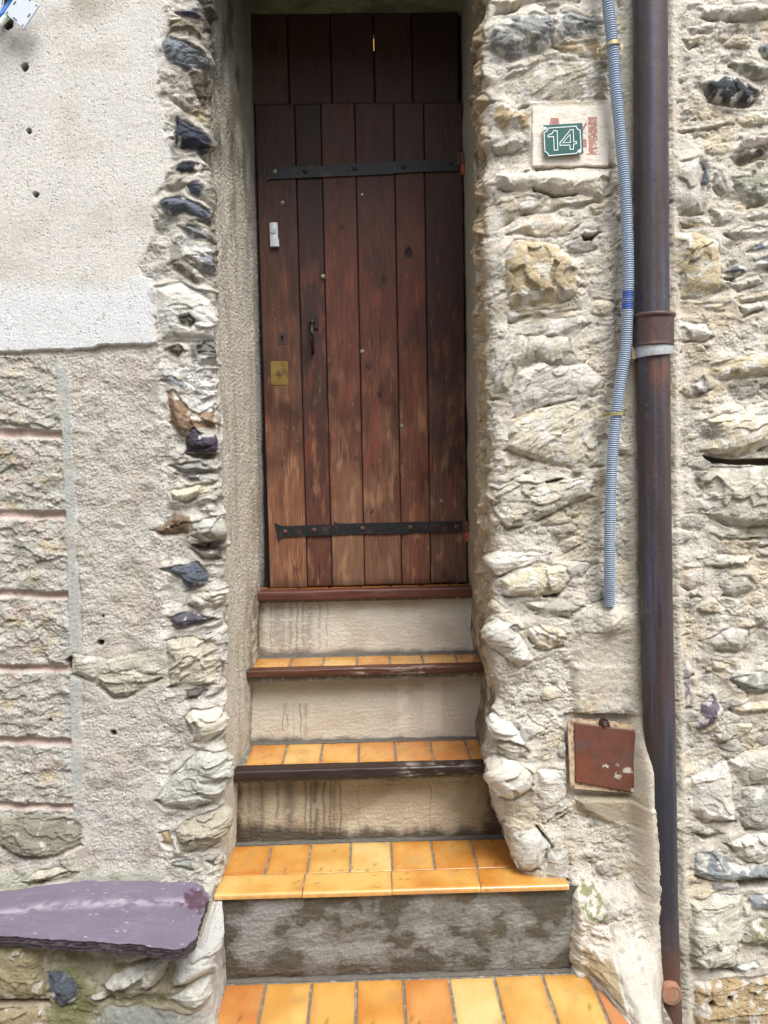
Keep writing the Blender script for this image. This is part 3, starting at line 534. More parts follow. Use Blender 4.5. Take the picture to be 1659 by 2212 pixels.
# corner stones
blu = srgb(92, 100, 112)
SL = [
 ('R1', srgb(92,92,84), .03, -30, .005, [(1240,-60),(1425,-60),(1430,150),(1340,200),(1290,60)]),
 ('R1', srgb(150,138,112), .03, 10, .005, [(1090,120),(1200,130),(1190,190),(1095,240)]),
 ('R1', srgb(104,98,84), .034, 20, .005, [(1285,200),(1400,190),(1420,330),(1330,330)]),
 ('R1', srgb(100,94,80), .034, 60, .005, [(1300,470),(1400,440),(1420,640),(1380,760),(1300,690),(1330,600)]),
 ('R1', srgb(168,156,128), .03, -40, .005, [(1180,700),(1290,700),(1390,830),(1360,880),(1260,790)]),
 ('R1', srgb(96,96,92), .036, -50, .006, [(1340,850),(1410,900),(1440,1040),(1425,1130),(1390,1010)]),
 ('R1', srgb(176,172,158), .03, 30, .005, [(1100,1130),(1230,1130),(1220,1210),(1130,1250),(1060,1230)]),
 ('R1', srgb(150,148,138), .03, -20, .005, [(1290,1060),(1370,1100),(1400,1230),(1330,1220),(1290,1160)]),
 ('R1', srgb(116,118,120), .03, -20, .005, [(1160,1460),(1290,1470),(1360,1560),(1250,1560)]),
 ('R4', srgb(110,112,112), .032, -10, .005, [(1150,850),(1330,850),(1370,900),(1250,905)]),
 ('R4', srgb(112,106,98), .03, -30, .005, [(1240,1330),(1420,1310),(1440,1420),(1330,1430)]),
 ('R4', srgb(190,186,174), .034, 20, .005, [(1230,1620),(1450,1600),(1470,1700),(1320,1740),(1210,1700)]),
 ('R1', srgb(64,72,96), .028, 0, .004, [(1150,90),(1275,62),(1290,125),(1190,118)]),
 ('R1', srgb(128,120,104), .02, 0, .004, [(1090,180),(1280,110),(1310,240),(1200,250),(1100,230)]),
 ('R1', srgb(126,132,138), .036, -22, .006, [(1048,295),(1090,250),(1200,278),(1290,340),(1375,420),(1320,450),(1280,460),(1245,485),(1110,430),(1060,350)]),
 ('R1', srgb(88,78,66), .02, 70, .004, [(1230,500),(1330,450),(1370,600),(1300,720),(1240,600)]),  # dark brown shadow below the stone above, put in as a stone
 ('R1', srgb(150,144,130), .03, -30, .004, [(1080,610),(1180,615),(1262,690),(1270,740),(1200,720),(1100,650)]),
 ('R1', srgb(58,62,74), .04, -40, .005, [(1118,905),(1150,775),(1230,815),(1300,880),(1345,950),(1405,1010),(1432,1110),(1380,1172),(1335,1050),(1270,980),(1160,985)]),
 ('R1', srgb(52,56,64), .02, 0, .003, [(1125,1098),(1190,1045),(1272,1062),(1252,1132),(1180,1132)]),
 ('R1', srgb(84,88,98), .03, 0, .003, [(1220,1210),(1280,1188),(1308,1230),(1292,1302),(1230,1262)]),
 ('R1', srgb(104,110,122), .034, -10, .005, [(1038,1330),(1080,1288),(1220,1288),(1290,1330),(1390,1400),(1362,1452),(1290,1432),(1200,1380),(1100,1402)]),
 ('R1', srgb(130,126,114), .03, -25, .004, [(1095,1712),(1180,1678),(1285,1740),(1345,1800),(1275,1855),(1200,1792)]),
 ('R1', srgb(140,144,150), .035, -20, .005, [(1230,1660),(1370,1650),(1400,1750),(1362,1820),(1290,1740)]),
 ('R1', srgb(214,212,204), .03, 0, .003, [(1010,1860),(1180,1830),(1330,1900),(1400,2080),(1390,2212),(1050,2212),(1010,2000)]),
 ('R1', srgb(120,118,108), .034, 0, .003, [(1165,2060),(1240,2040),(1290,2090),(1240,2130),(1170,2100)]),
 ('R4', srgb(104,92,82), .026, 0, .004, [(1080,50),(1160,15),(1205,60),(1165,115)]),
 ('R4', srgb(124,124,120), .03, 0, .004, [(1270,0),(1400,-20),(1400,150),(1290,150)]),
 ('R4', srgb(140,146,154), .026, -30, .003, [(1055,245),(1110,218),(1205,270),(1195,305),(1130,290)]),
 ('R4', srgb(142,120,98), .03, -45, .005, [(1080,325),(1130,305),(1235,445),(1300,470),(1385,395),(1395,560),(1270,570),(1200,640),(1110,520)]),
 ('R4', srgb(70,64,76), .036, 0, .004, [(1205,600),(1270,555),(1330,610),(1392,600),(1385,730),(1205,725)]),
 ('R4', srgb(150,150,144), .03, 5, .006, [(1105,795),(1300,775),(1385,840),(1200,862)]),
 ('R4', srgb(204,198,176), .036, 22, .005, [(1110,965),(1300,918),(1395,895),(1350,985),(1200,1042),(1120,1032)]),
 ('R4', srgb(118,100,80), .02, 20, .004, [(985,1215),(1060,1190),(1140,1120),(1265,1130),(1250,1240),(1060,1265)]),
 ('R4', srgb(170,168,158), .045, -15, .003, [(1240,1170),(1440,1115),(1485,1180),(1445,1270),(1340,1315),(1235,1260)]),
 ('R4', srgb(96,102,112), .034, -20, .005, [(1055,1462),(1180,1440),(1300,1418),(1362,1520),(1340,1572),(1205,1612),(1180,1530)]),
 ('R4', srgb(92,90,102), .034, 8, .004, [(1100,1775),(1200,1745),(1300,1748),(1402,1790),(1280,1832),(1145,1855)]),
 ('R4', srgb(184,180,166), .012, 10, .005, [(470,2010),(680,2045),(900,2015),(1075,1985),(1090,2190),(700,2240),(480,2150)]),
 ('R4', srgb(194,188,170), .026, 30, .006, [(1070,1925),(1200,1898),(1385,1930),(1410,2100),(1385,2215),(1100,2230),(1085,2050)]),
 ('R6', srgb(182,178,162), .012, 0, .006, [(600,40),(800,10),(1000,60),(900,125),(780,188),(700,188),(610,110)]),
 ('R6', srgb(104,100,96), .02, 10, .004, [(1150,130),(1290,110),(1240,200),(1160,190)]),
 ('R6', srgb(212,208,192), .044, 30, .004, [(1138,300),(1200,238),(1340,248),(1395,310),(1365,400),(1290,462),(1200,452),(1188,380)]),
 ('R6', srgb(196,196,186), .038, 12, .0055, [(968,812),(1050,680),(1170,560),(1230,500),(1400,518),(1450,600),(1445,760),(1330,832),(1180,872),(1020,852)]),
 ('R6', srgb(172,166,148), .038, 15, .004, [(1078,1010),(1160,930),(1300,880),(1455,858),(1465,930),(1420,1040),(1280,1122),(1120,1132)]),
 ('R6', srgb(170,150,116), .02, 0, .004, [(988,1012),(1050,998),(1085,1100),(1020,1082)]),
 ('R6', srgb(176,178,172), .022, 0, .004, [(1070,1195),(1200,1178),(1185,1245),(1060,1225)]),
 ('R6', srgb(110,114,118), .022, 0, .003, [(1280,1190),(1340,1178),(1325,1232)]),
 ('R6', srgb(196,190,172), .018, 15, .005, [(150,1320),(230,1250),(360,1228),(485,1260),(440,1302),(200,1335)]),
 ('R6', srgb(150,146,130), .014, 0, .004, [(0,930),(150,900),(400,920),(520,960),(510,1100),(300,1180),(150,1180),(0,1100)]),
]
for fr, c, h, an, lay, pts in SL: stone(F, fr, pts, c, h*1.15, an, lay*1.1, smear=.10, warp=.005)
slot(F, 'R4', [(1200,725),(1390,722),(1380,770),(1250,760)], .03)
slot(F, 'R4', [(1240,1315),(1440,1280),(1400,1350),(1300,1360)], .03)
slot(F, 'R4', [(430,2060),(470,2030),(475,2150),(445,2130)], .03)
paint(F, 'R4', [(1080,180),(1300,130),(1420,200),(1420,460),(1300,440),(1200,300)], srgb(222,222,218), .85, thr=-.15)
paint(F, 'R1', [(1160,1480),(1300,1560),(1400,1700),(1350,1660),(1200,1620)], srgb(216,218,216), .8, thr=-.1)
# reveal (inside the doorway): sandy render, greenish grime above, grey strip beside the door
xcL = lambda z: np.interp(z, [.2, .6, 1.2, 1.8, 3.1], [-.535, -.512, -.494, -.488, -.486])
RL = lambda z: z*0+.045
inn = X-xcL(Z)-RL(Z)*(math.pi/2-1)
rv = sst(-.03, .012, inn+.03*fbm(X*12, Z*14, 4, 131))
sand = fbm(X*90, Z*90, 2, 132, .7)
strk = fbm(X*10, Z*4.5, 5, 133)
F.H = F.H*(1-rv)+(.0015*sand+.0016*grit(X.shape, 9)+.004*fbm(X*8, Z*5, 3, 134))*rv
F.mixc(srgb(214, 208, 193)*(1+.05*sand+.14*grit(X.shape, 10)+.04*strk)[..., None], rv)
F.mixc(srgb(160, 148, 124), .4*rv*sst(.0, .5, fbm(X*14, Z*3, 4, 233)))
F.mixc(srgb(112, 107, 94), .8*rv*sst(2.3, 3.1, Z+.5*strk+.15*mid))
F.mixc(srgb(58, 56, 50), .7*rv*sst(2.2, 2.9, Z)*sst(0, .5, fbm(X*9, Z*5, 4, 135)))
F.mixc(srgb(164, 132, 92), .5*rv*sst(.30, .5, inn)*(1-sst(1.3, 2.0, Z))*sst(-.4, .4, strk+mid*.5))
F.mixc(srgb(156, 154, 150), .8*rv*sst(.47, .50, inn+.02*mid))
F.mixc(srgb(84, 70, 54), .75*rv*(1-sst(1.12, 1.26, Z+.05*mid))*sst(.25, .5, inn)*sst(-.4, .2, mid))
F.mixc(srgb(92, 82, 70), .55*sst(.45, .65, fbm(X*60, Z*55, 3, 136))*rv)
# dark ragged edge where quoins were hacked away high on the corner
jz = sst(1.9, 2.4, Z)*sst(-.05, -.02, inn)*(1-sst(.03, .09, inn))
F.mixc(srgb(120, 106, 80), .6*jz*sst(-.2, .3, mid)); 
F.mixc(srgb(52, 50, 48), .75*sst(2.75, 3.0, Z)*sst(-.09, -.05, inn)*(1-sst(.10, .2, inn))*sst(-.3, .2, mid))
q1, q2, qi = worley(inn*9+.4*fbm(X*8, Z*8, 2, 4), Z*9+.3*fbm(X*8, Z*8, 2, 5), 177)
F.H += sst(-.10, -.05, inn)*(1-sst(.0, .06, inn))*(.024*(qi-.3)*sst(0, .3, q2-q1)+.008*flake(inn*14, Z*22, 178))
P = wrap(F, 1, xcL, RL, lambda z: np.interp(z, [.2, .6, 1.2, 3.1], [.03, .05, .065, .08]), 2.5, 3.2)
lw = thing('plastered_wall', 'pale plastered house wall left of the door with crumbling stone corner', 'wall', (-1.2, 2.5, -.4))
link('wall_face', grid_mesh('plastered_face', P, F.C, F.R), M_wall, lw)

def boxm(bm, x0, x1, y0, y1, z0, z1):
    vs = [bm.verts.new(c) for c in ((x0,y0,z0),(x1,y0,z0),(x1,y1,z0),(x0,y1,z0),(x0,y0,z1),(x1,y0,z1),(x1,y1,z1),(x0,y1,z1))]
    for f in ((0,3,2,1),(4,5,6,7),(0,1,5,4),(1,2,6,5),(2,3,7,6),(3,0,4,7)): bm.faces.new([vs[i] for i in f])
    return vs
def bm_obj(name, bm, mat, parent=None, smooth=False, bevel=0, label=None):
    if bevel: bmesh.ops.bevel(bm, geom=bm.edges[:], offset=bevel, segments=2, affect='EDGES', clamp_overlap=True)
    bmesh.ops.recalc_face_normals(bm, faces=bm.faces[:])
    me = bpy.data.meshes.new(name); bm.to_mesh(me); bm.free()
    if smooth:
        for p in me.polygons: p.use_smooth = True
    return link(name, me, mat, parent, label)
def revolve(bm, prof, origin, axis=(0, -1, 0), n=24):
    """lathe (radius, height) pairs round an axis"""
    q = Vector(axis).to_track_quat('Z', 'Y'); O = Vector(origin); rings = []
    for r, h in prof:
        if r < 1e-6: rings.append([bm.verts.new(O+q@Vector((0, 0, h)))]); continue
        rings.append([bm.verts.new(O+q@Vector((r*math.cos(2*math.pi*k/n), r*math.sin(2*math.pi*k/n), h))) for k in range(n)])
    for a, b in zip(rings, rings[1:]):
        for k in range(n):
            k2 = (k+1) % n
            if len(a) == 1 and len(b) == 1: continue
            if len(a) == 1: bm.faces.new((a[0], b[k], b[k2]))
            elif len(b) == 1: bm.faces.new((a[k], a[k2], b[0]))
            else: bm.faces.new((a[k], a[k2], b[k2], b[k]))
def prism(bm, pts, y0, y1):
    """polygon of (x, z) extruded along y"""
    a = [bm.verts.new((x, y0, z)) for x, z in pts]; b = [bm.verts.new((x, y1, z)) for x, z in pts]
    bm.faces.new(a); bm.faces.new(b[::-1]); n = len(a)
    for i in range(n): bm.faces.new((a[i], b[i], b[(i+1) % n], a[(i+1) % n]))
def tube(bm, pts, r, n=12):
    pts = [Vector(p) for p in pts]; rings = []
    for i, p in enumerate(pts):
        d = (pts[min(i+1, len(pts)-1)]-pts[max(i-1, 0)]).normalized(); q = d.to_track_quat('Z', 'Y')
        rr = r[i] if hasattr(r, '__len__') else r
        rings.append([bm.verts.new(p+q@Vector((rr*math.cos(2*math.pi*k/n), rr*math.sin(2*math.pi*k/n), 0))) for k in range(n)])
    for a, b in zip(rings, rings[1:]):
        for k in range(n): bm.faces.new((a[k], a[(k+1) % n], b[(k+1) % n], b[k]))
    bm.faces.new(rings[0][::-1]); bm.faces.new(rings[-1])
# ------------------------------------------------------------------ lintel, ground, unseen facing house
M_lint = mat_flat('greenish_render', srgb(120, 124, 100), .9, noise=.2, scale=60, bump=.4, c2=srgb(92, 96, 78), s2=8)  # even greenish grey with darker blotches
bm = bmesh.new(); boxm(bm, -.75, .75, 2.52, 3.4, 3.357, 3.75); bm_obj('door_lintel', bm, M_lint, lw)
# (children of the walls above keep world coordinates)
bm = bmesh.new(); boxm(bm, -.62, .62, 2.53, 2.60, 3.752, 4.6); bm_obj('wall_above_lintel', bm, mat_flat('plain_render', srgb(196, 188, 172), .9, scale=80, bump=.6), lw)
M_ground = mat_flat('worn_concrete_ground', srgb(140, 134, 124), .9, noise=.25, scale=40, bump=.5, c2=srgb(110, 106, 98), s2=6)
bm = bmesh.new(); vs = [bm.verts.new(c) for c in ((-60, -60, -.40), (60, -60, -.40), (60, 60, -.40), (-60, 60, -.40))]; bm.faces.new(vs)
g = bm_obj('ground', bm, M_ground); g['kind'] = 'structure'; g['label'] = 'worn grey concrete of the lane'
op = thing('unseen_facing_house', 'unseen plain rendered house across the lane, added to block the low sky', 'house', (0, -2.6, -.4))  # out of view; added to block low sky and grade the door's light
bm = bmesh.new(); boxm(bm, -6, 6, -3.0, -2.6, -.4, 4.6); bm_obj('wall', bm, mat_flat('facing_render', srgb(190, 178, 158), .9, scale=30, bump=.5, c2=srgb(170, 158, 140), s2=3), op)
for xx in (-3, .6, 3.6):
    fw = bmesh.new(); boxm(fw, xx-.5, xx+.5, -2.598, -2.55, 1.9, 3.2); bm_obj('shutter', fw, mat_flat('shutter_paint', srgb(90, 110, 96), .6), op, bevel=.01)

# ------------------------------------------------------------------ staircase
ZT = {0: 1.131, 1: .855, 2: .538, 3: .222, 4: -.090}
st = thing('staircase', 'five narrow amber tiled steps climbing between the walls up to the door', 'stairs', (0, 2.5, -.4))
M_tile = mat_attr('glazed_amber_tile', s1=500, a1=.06, bump=.06, dist=.001, s2=60, coat=.6, spec=.5)
M_plas = mat_attr('painted_riser_render', s1=330, a1=.10, bump=.55, dist=.002, s2=900)
M_wetc = mat_attr('damp_trowelled_cement', s1=240, a1=.18, bump=.5, dist=.0025, s2=60, spec=.5)
M_wood = mat_attr('varnished_wood', s1=160, a1=.22, bump=.3, dist=.0015, s2=420, spec=.4, stretch=(.12, 1, 1))
M_bed = mat_flat('dark_grout', srgb(112, 106, 96), .9, noise=.2, scale=150, bump=.8, c2=srgb(150, 144, 132), s2=45, thr=.56)
AMB = {'o': (srgb(220, 158, 88), srgb(204, 128, 60)), 'y': (srgb(230, 188, 108), srgb(216, 156, 74)), 'l': (srgb(234, 204, 138), srgb(224, 180, 98)),
       'm': (srgb(226, 172, 88), srgb(210, 138, 56)), 't': (srgb(212, 146, 94), srgb(202, 126, 74)), 'd': (srgb(222, 160, 78), srgb(202, 124, 50))}
def mixa(C, c, m): return C*(1-m[..., None])+np.asarray(c)*m[..., None]
def tile(x0, x1, y0, y1, z, tone, seed, round_front=False, nx=14, ny=12):
    """one glazed tile: pillowed slab with soft edges"""
    e = .0025
    xs = np.concatenate([[x0, x0, x0+e*.4, x0+e], np.linspace(x0+e*2, x1-e*2, nx), [x1-e, x1-e*.4, x1, x1]])
    ys = np.concatenate([[y0, y0, y0+e*.4, y0+e], np.linspace(y0+e*2, y1-e*2, ny), [y1-e, y1-e*.4, y1, y1]])
    zx = np.concatenate([[-.010, -.003, -.001, -.0003], np.zeros(nx), [-.0003, -.001, -.003, -.010]])
    zy = np.concatenate([[-.010, -.003, -.001, -.0003], np.zeros(ny), [-.0003, -.001, -.003, -.010]])
    Xg, Yg = np.meshgrid(xs, ys); Zg = z+np.minimum(zx[None, :], zy[:, None])
    Zg = Zg+.0006*gn(Xg*30, Yg*30, seed)
    if round_front:
        R_ = .011; k = np.clip((y0+R_-Yg)/R_, 0, 1); Zg = np.where(Yg < y0+R_, z-R_*(1-np.sqrt(np.clip(1-k*k, 0, 1)))*1.0, Zg)
        Zg[0] = z-.018; Yg[0] = y0+.001
    a, b = AMB[tone]; a = a*.80; b = b*.76
    n = fbm(Xg*8, Yg*8, 4, seed)+.9*gn(Xg*5, Yg*5, seed+3)
    ed = np.minimum(np.minimum(Xg-x0, x1-Xg), np.minimum(Yg-y0, y1-Yg))
    q = np.clip(sst(.025, 0, ed)*.4+.42+.75*n, 0, 1)[..., None]
    C = a*(1-q)+b*q
    sp = fbm(Xg*160, Yg*160, 2, seed+5)
    C = C*(1+.05*sp)[..., None]
    C = mixa(C, srgb(150, 124, 88), .35*sst(.25, .6, fbm(Xg*12, Yg*12, 5, seed+21))*sst(.0, .02, ed+.01)); C = mixa(C, srgb(120, 100, 76), .5*np.exp(-(ed/.003)**2)*sst(-.2, .4, fbm(Xg*40, Yg*40, 3, seed+22)))
    C = mixa(C, srgb(60, 48, 36), .6*sst(.72, .8, fbm(Xg*70, Yg*70, 2, seed+23)))
    wet = sst(.15, .25, fbm(Xg*14, Yg*22, 3, seed+40))
    Rg = .32-.2*wet+.05*sp
    if round_front:
        fe = np.exp(-((Yg-y0-.004)/.006)**2)[..., None]*.35; C = C*(1-fe)+srgb(236, 190, 130)*fe
    return np.stack([Xg, Yg, Zg], -1), C, Rg
def join_grids(name, items, mat, parent, label=None):
    V_, Q_, C_, R_ = [], [], [], []; off = 0
    for P_, C, R in items:
        nz, na = P_.shape[:2]; i = np.arange(nz*na).reshape(nz, na)+off; off += nz*na
        V_.append(P_.reshape(-1, 3)); C_.append(C.reshape(-1, 3)); R_.append(R.reshape(-1))
        Q_.append(np.stack([i[:-1, :-1], i[:-1, 1:], i[1:, 1:], i[1:, :-1]], -1).reshape(-1, 4))
    V_ = np.concatenate(V_); Q_ = np.concatenate(Q_).astype(np.int32)
    me = bpy.data.meshes.new(name); me.vertices.add(len(V_)); me.vertices.foreach_set('co', V_.reshape(-1).astype(np.float32))
    me.loops.add(Q_.size); me.loops.foreach_set('vertex_index', Q_.reshape(-1)); me.polygons.add(len(Q_))
    me.polygons.foreach_set('loop_start', np.arange(0, Q_.size, 4, dtype=np.int32)); me.polygons.foreach_set('loop_total', np.full(len(Q_), 4, np.int32))
    me.polygons.foreach_set('use_smooth', np.ones(len(Q_), bool)); me.update(calc_edges=True)
    set_attr(me, np.concatenate(C_), np.concatenate(R_)); return link(name, me, mat, parent, label)
def bx(fr, xs, y, Z): return [un(*fd(fr, x, y), Z=Z)[0] for x in xs]
def tread(k, edges, yf, yr, tones, gap=.006, wid=None):
    its = []
    for i in range(len(edges)-1):
        its.append(tile(edges[i]+gap/2, edges[i+1]-gap/2, yf, yr+random.uniform(-.003, .002), ZT[k]+random.uniform(0, .001), tones[i % len(tones)], 10*k+i))
    return its
Y4f = 2.0
dY = {k: None for k in range(5)}
def yat(v, Z, u=800): return un(u, v, Z=Z)[1]
R0f, R1f, R2f, R3f = 3.03, 2.90, 2.70, 2.445        # planes of the risers below treads 0..3
NOSE = {0: yat(1273, ZT[0]), 1: yat(1443, ZT[1]), 2: yat(1660, ZT[2]), 3: yat(1923, ZT[3], 850)}
REAR = {1: yat(1416, ZT[1]), 2: yat(1601, ZT[2]), 3: yat(1816, ZT[3]), 4: yat(2111, ZT[4])}
R0f, R1f, R2f, R3f = REAR[1]+.006, REAR[2]+.006, REAR[3]+.006, REAR[4]+.006
tiles0 = tread(0, bx('S4', [-115,100,315,525,740,955,1165,1380,1590], 655, ZT[0]), NOSE[0]+.045, 3.2, 'dtdd')
join_grids('tiled_tread', tiles0, M_tile, st)
t1f = yat(1436, ZT[1]); t2f = yat(1646, ZT[2])
join_grids('tiled_tread', tread(1, bx('R7', [240,425,595,770,945,1117,1300,1475], 122, ZT[1]), t1f, REAR[1]-.008, 'mmymymd'), M_tile, st)
join_grids('tiled_tread', tread(2, bx('R7', [196,388,580,780,975,1172,1370,1570], 630, ZT[2]), t2f, REAR[2]-.01, 'mymmddd'), M_tile, st)
yrow = yat(1882, ZT[3])
its = tread(3, bx('R7', [80,300,515,735,955,1178,1400,1620,1840], 1192, ZT[3]), yrow+.0015, REAR[3]-.012, 'dmylmmdd')
fx = bx('R7', [30,487,955,1425,1898], 1320, ZT[3])
for i, tn in enumerate('yymm'):
    its.append(tile(fx[i]+.0015, fx[i+1]-.0015, NOSE[3], yrow-.0015, ZT[3]+(.0015, 0, .001, 0)[i], tn, 90+i, True, 24, 16))
join_grids('tiled_tread', its, M_tile, st, 'amber tiled tread with rounded front edge tiles')
e4 = [un(*fd('R7', x, 1990), Z=ZT[4])[0] for x in (10, 260, 515, 765, 1025, 1285, 1540)]
e4 += [un(*fd('R8', x, 1950), Z=ZT[4])[0] for x in (500, 780)]; e4.append(e4[-1]+.14)
its4 = tread(4, e4, 2.16, REAR[4]-.018, 'oymmolyyt', gap=.008)
e5 = e4; its4 += [tile(e4[i]+.004, e4[i+1]-.004, 1.88, 2.152, ZT[4], 'oymyolmyt'[i], 300+i) for i in range(len(e4)-1)]
join_grids('tiled_tread', its4, M_tile, st)
# risers: rendered faces with drips and damp
def riser(x0, x1, y, z0, z1, fn, mat, name='riser', step=.003):
    xs = np.arange(x0, x1, step); zs = np.linspace(z0, z1, max(8, int((z1-z0)/step)))
    Xg, Zg = np.meshgrid(xs, zs); Ug, Vg = proj(Xg, np.full(Xg.shape, y), Zg)
    H, C, R = fn(Xg, Zg, Ug, Vg)
    P_ = np.stack([Xg, y-H, Zg], -1)
    return link(name, grid_mesh(name, P_, C, R), mat, st)
def mixa(C, c, m): return C*(1-m[..., None])+np.asarray(c)*m[..., None]
def drips(X, Z, V, xs, vtop, vbot, U, seed):
    m = 0
    for i, (u, w_, a) in enumerate(xs):
        un_ = u+4*gn(Z*14, X*0+i, seed+i); m = np.maximum(m, a*np.exp(-((U-un_)/w_)**2)*sst(vbot+8, vbot-8, V-12*gn(X*40, Z*0, seed))*(V > vtop))
    return np.clip(m, 0, 1)
def cream(Xg, Zg, seed, base=srgb(196, 191, 180)):
    tr = fbm(Xg*22, Zg*95, 4, seed, .6); f = fbm(Xg*120, Zg*160, 2, seed+1)
    H = .0013*tr+.0012*f+.0006*grit(Xg.shape, seed)+.002*fbm(Xg*5, Zg*5, 2, seed+2)
    C = base*(1+.03*tr+.05*f+.05*grit(Xg.shape, seed+1)+.08*fbm(Xg*5, Zg*6, 4, seed+3))[..., None]
    C = mixa(C, srgb(168, 154, 132), .35*sst(.05, .5, fbm(Xg*7, Zg*9, 4, seed+4)))
    return H, C
def r0(X, Z, U, V):
    H, C = cream(X, Z, 401)
    C = mixa(C, srgb(118, 114, 108), .7*drips(X, Z, V, [(600, 16, .7), (585, 2, .9), (612, 2, .9), (628, 5, .8), (641, 3, .9), (655, 4, .8), (668, 9, .7), (690, 3, .7), (706, 1.6, .8)], 1300, 1405, U, 1)*sst(-.5, .1, fbm(X*30, Z*60, 3, 5)+.1))
    C = mixa(C, srgb(206, 206, 204), .7*np.exp(-((U-1018)/7)**2)*sst(-.3, .2, fbm(X*30, Z*30, 3, 6)+.2))
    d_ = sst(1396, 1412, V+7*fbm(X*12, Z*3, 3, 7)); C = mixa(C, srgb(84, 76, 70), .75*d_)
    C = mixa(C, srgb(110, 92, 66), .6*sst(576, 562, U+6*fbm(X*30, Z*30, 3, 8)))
    return H, C, np.full(X.shape, .85)
def r1(X, Z, U, V):
    H, C = cream(X, Z, 431, srgb(194, 188, 175))
    m = sst(18, 8, np.abs(U-870))*sst(1470, 1480, V)*sst(1580, 1570, V); m2 = sst(24, 15, np.abs(U-935))*sst(1466, 1474, V)*sst(1584, 1572, V-.2*(U-935))
    wv = fbm(X*20, Z*20, 4, 9)
    C = mixa(C, srgb(212, 206, 194), .75*np.clip(m*sst(-.4, .2, wv)+m2, 0, 1))
    C = mixa(C, srgb(92, 84, 74), .75*drips(X, Z, V, [(612, 1.5, .7), (620, 1.4, .8), (650, 1.7, .9), (634, 1.2, .5), (660, 5, .5)], 1520, 1600, U, 11)*sst(-.3, .3, wv+.25))
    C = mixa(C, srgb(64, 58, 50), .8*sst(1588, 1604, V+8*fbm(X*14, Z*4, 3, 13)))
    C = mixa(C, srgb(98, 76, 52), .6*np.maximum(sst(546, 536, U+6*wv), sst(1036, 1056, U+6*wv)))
    return H, C, np.full(X.shape, .85)
def r2(X, Z, U, V):
    H, C = cream(X, Z, 461, srgb(182, 172, 152)); H = H*1.7
    wv = fbm(X*20, Z*20, 4, 19)
    C = mixa(C, srgb(122, 104, 74), .5*sst(-.2, .5, fbm(X*4, Z*6, 3, 20)+.3*sst(850, 1050, U)))
    C = mixa(C, srgb(84, 76, 72), .8*drips(X, Z, V, [(625, 15, .85), (600, 4, .7), (565, 8, .8), (540, 6, .6), (660, 2, .8), (682, 6, .9), (672, 3, .8), (700, 3, .8), (714, 2, .85), (722, 5, .6), (735, 2, .9), (560, 18, .5), (775, 1.2, .5), (930, 1.2, .5)], 1686, 1800, U, 21)*sst(-.6, .1, wv+.25))
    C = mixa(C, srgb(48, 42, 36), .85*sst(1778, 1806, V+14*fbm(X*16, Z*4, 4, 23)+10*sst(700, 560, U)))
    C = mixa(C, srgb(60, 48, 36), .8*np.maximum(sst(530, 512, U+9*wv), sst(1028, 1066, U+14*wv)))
    return H, C, np.full(X.shape, .8)
def r3(X, Z, U, V):
    tr = fbm(X*14+Z*10, Z*60-X*8, 4, 491, .6); f = fbm(X*90, Z*120, 2, 492)
    H = .0022*tr+.0014*f+.003*fbm(X*6, Z*6, 3, 493)
    C = srgb(74, 72, 64)*(1+.25*tr+.15*f)[..., None]
    n = 0
    for cx, cy, rx, ry in ((240,1490,120,120),(770,1440,95,60),(560,1625,100,55),(850,1600,160,45),(1050,1500,140,110),(1270,1600,130,60),(1300,1440,110,70),(1620,1440,120,70),(1640,1580,110,60),(1840,1500,110,150),(420,1380,60,30),(1110,1380,70,40)):
        n = np.maximum(n, np.exp(-((U-449.3-cx*.4166)/(rx*.4166))**2-((V-1382.4-cy*.4166)/(ry*.4166))**2))
    n = .48*n+1.05*fbm(X*4.2, Z*6, 7, 497, .62)+.08
    pch = sst(.10, .24, n)*.5+sst(.34, .50, n)*.42+.1*sst(-.2, .5, fbm(X*14, Z*30, 3, 499))
    C = mixa(C, srgb(136, 138, 136)*(1+.07*tr+.06*f)[..., None], .92*pch)
    C = mixa(C, srgb(80, 62, 48), .5*sst(2070, 2100, V)); C = mixa(C, srgb(104, 84, 62), .4*sst(1955, 1940, V)*sst(0, .4, fbm(X*12, Z*9, 3, 495)))
    return H, C, .78-.38*(1-pch)*sst(-.3, .3, fbm(X*8, Z*8, 3, 9))
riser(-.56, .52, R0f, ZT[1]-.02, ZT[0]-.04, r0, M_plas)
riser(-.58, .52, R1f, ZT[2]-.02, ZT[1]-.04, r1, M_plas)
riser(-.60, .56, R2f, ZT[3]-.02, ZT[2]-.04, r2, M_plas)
riser(-.62, .675, R3f, ZT[4]-.02, ZT[3]-.014, r3, M_wetc)
# mortar beds under the treads
bm = bmesh.new()
for k, yf, yr, x1 in ((0, NOSE[0]+.02, 3.25, .5), (1, NOSE[1]+.02, REAR[1]+.03, .5), (2, NOSE[2]+.02, REAR[2]+.03, .52), (3, NOSE[3]+.012, REAR[3]+.03, .635), (4, Y4f-.12, REAR[4]+.03, .9)):
    boxm(bm, -.60, x1, yf, yr, ZT[k]-(.05 if k < 3 else .016 if k == 3 else .05), ZT[k]-.0035)
    if k == 4: boxm(bm, -.5, .85, Y4f-.12, 2.44, -.4, ZT[k]-.052)
bm_obj('mortar_bed', bm, M_bed, st)
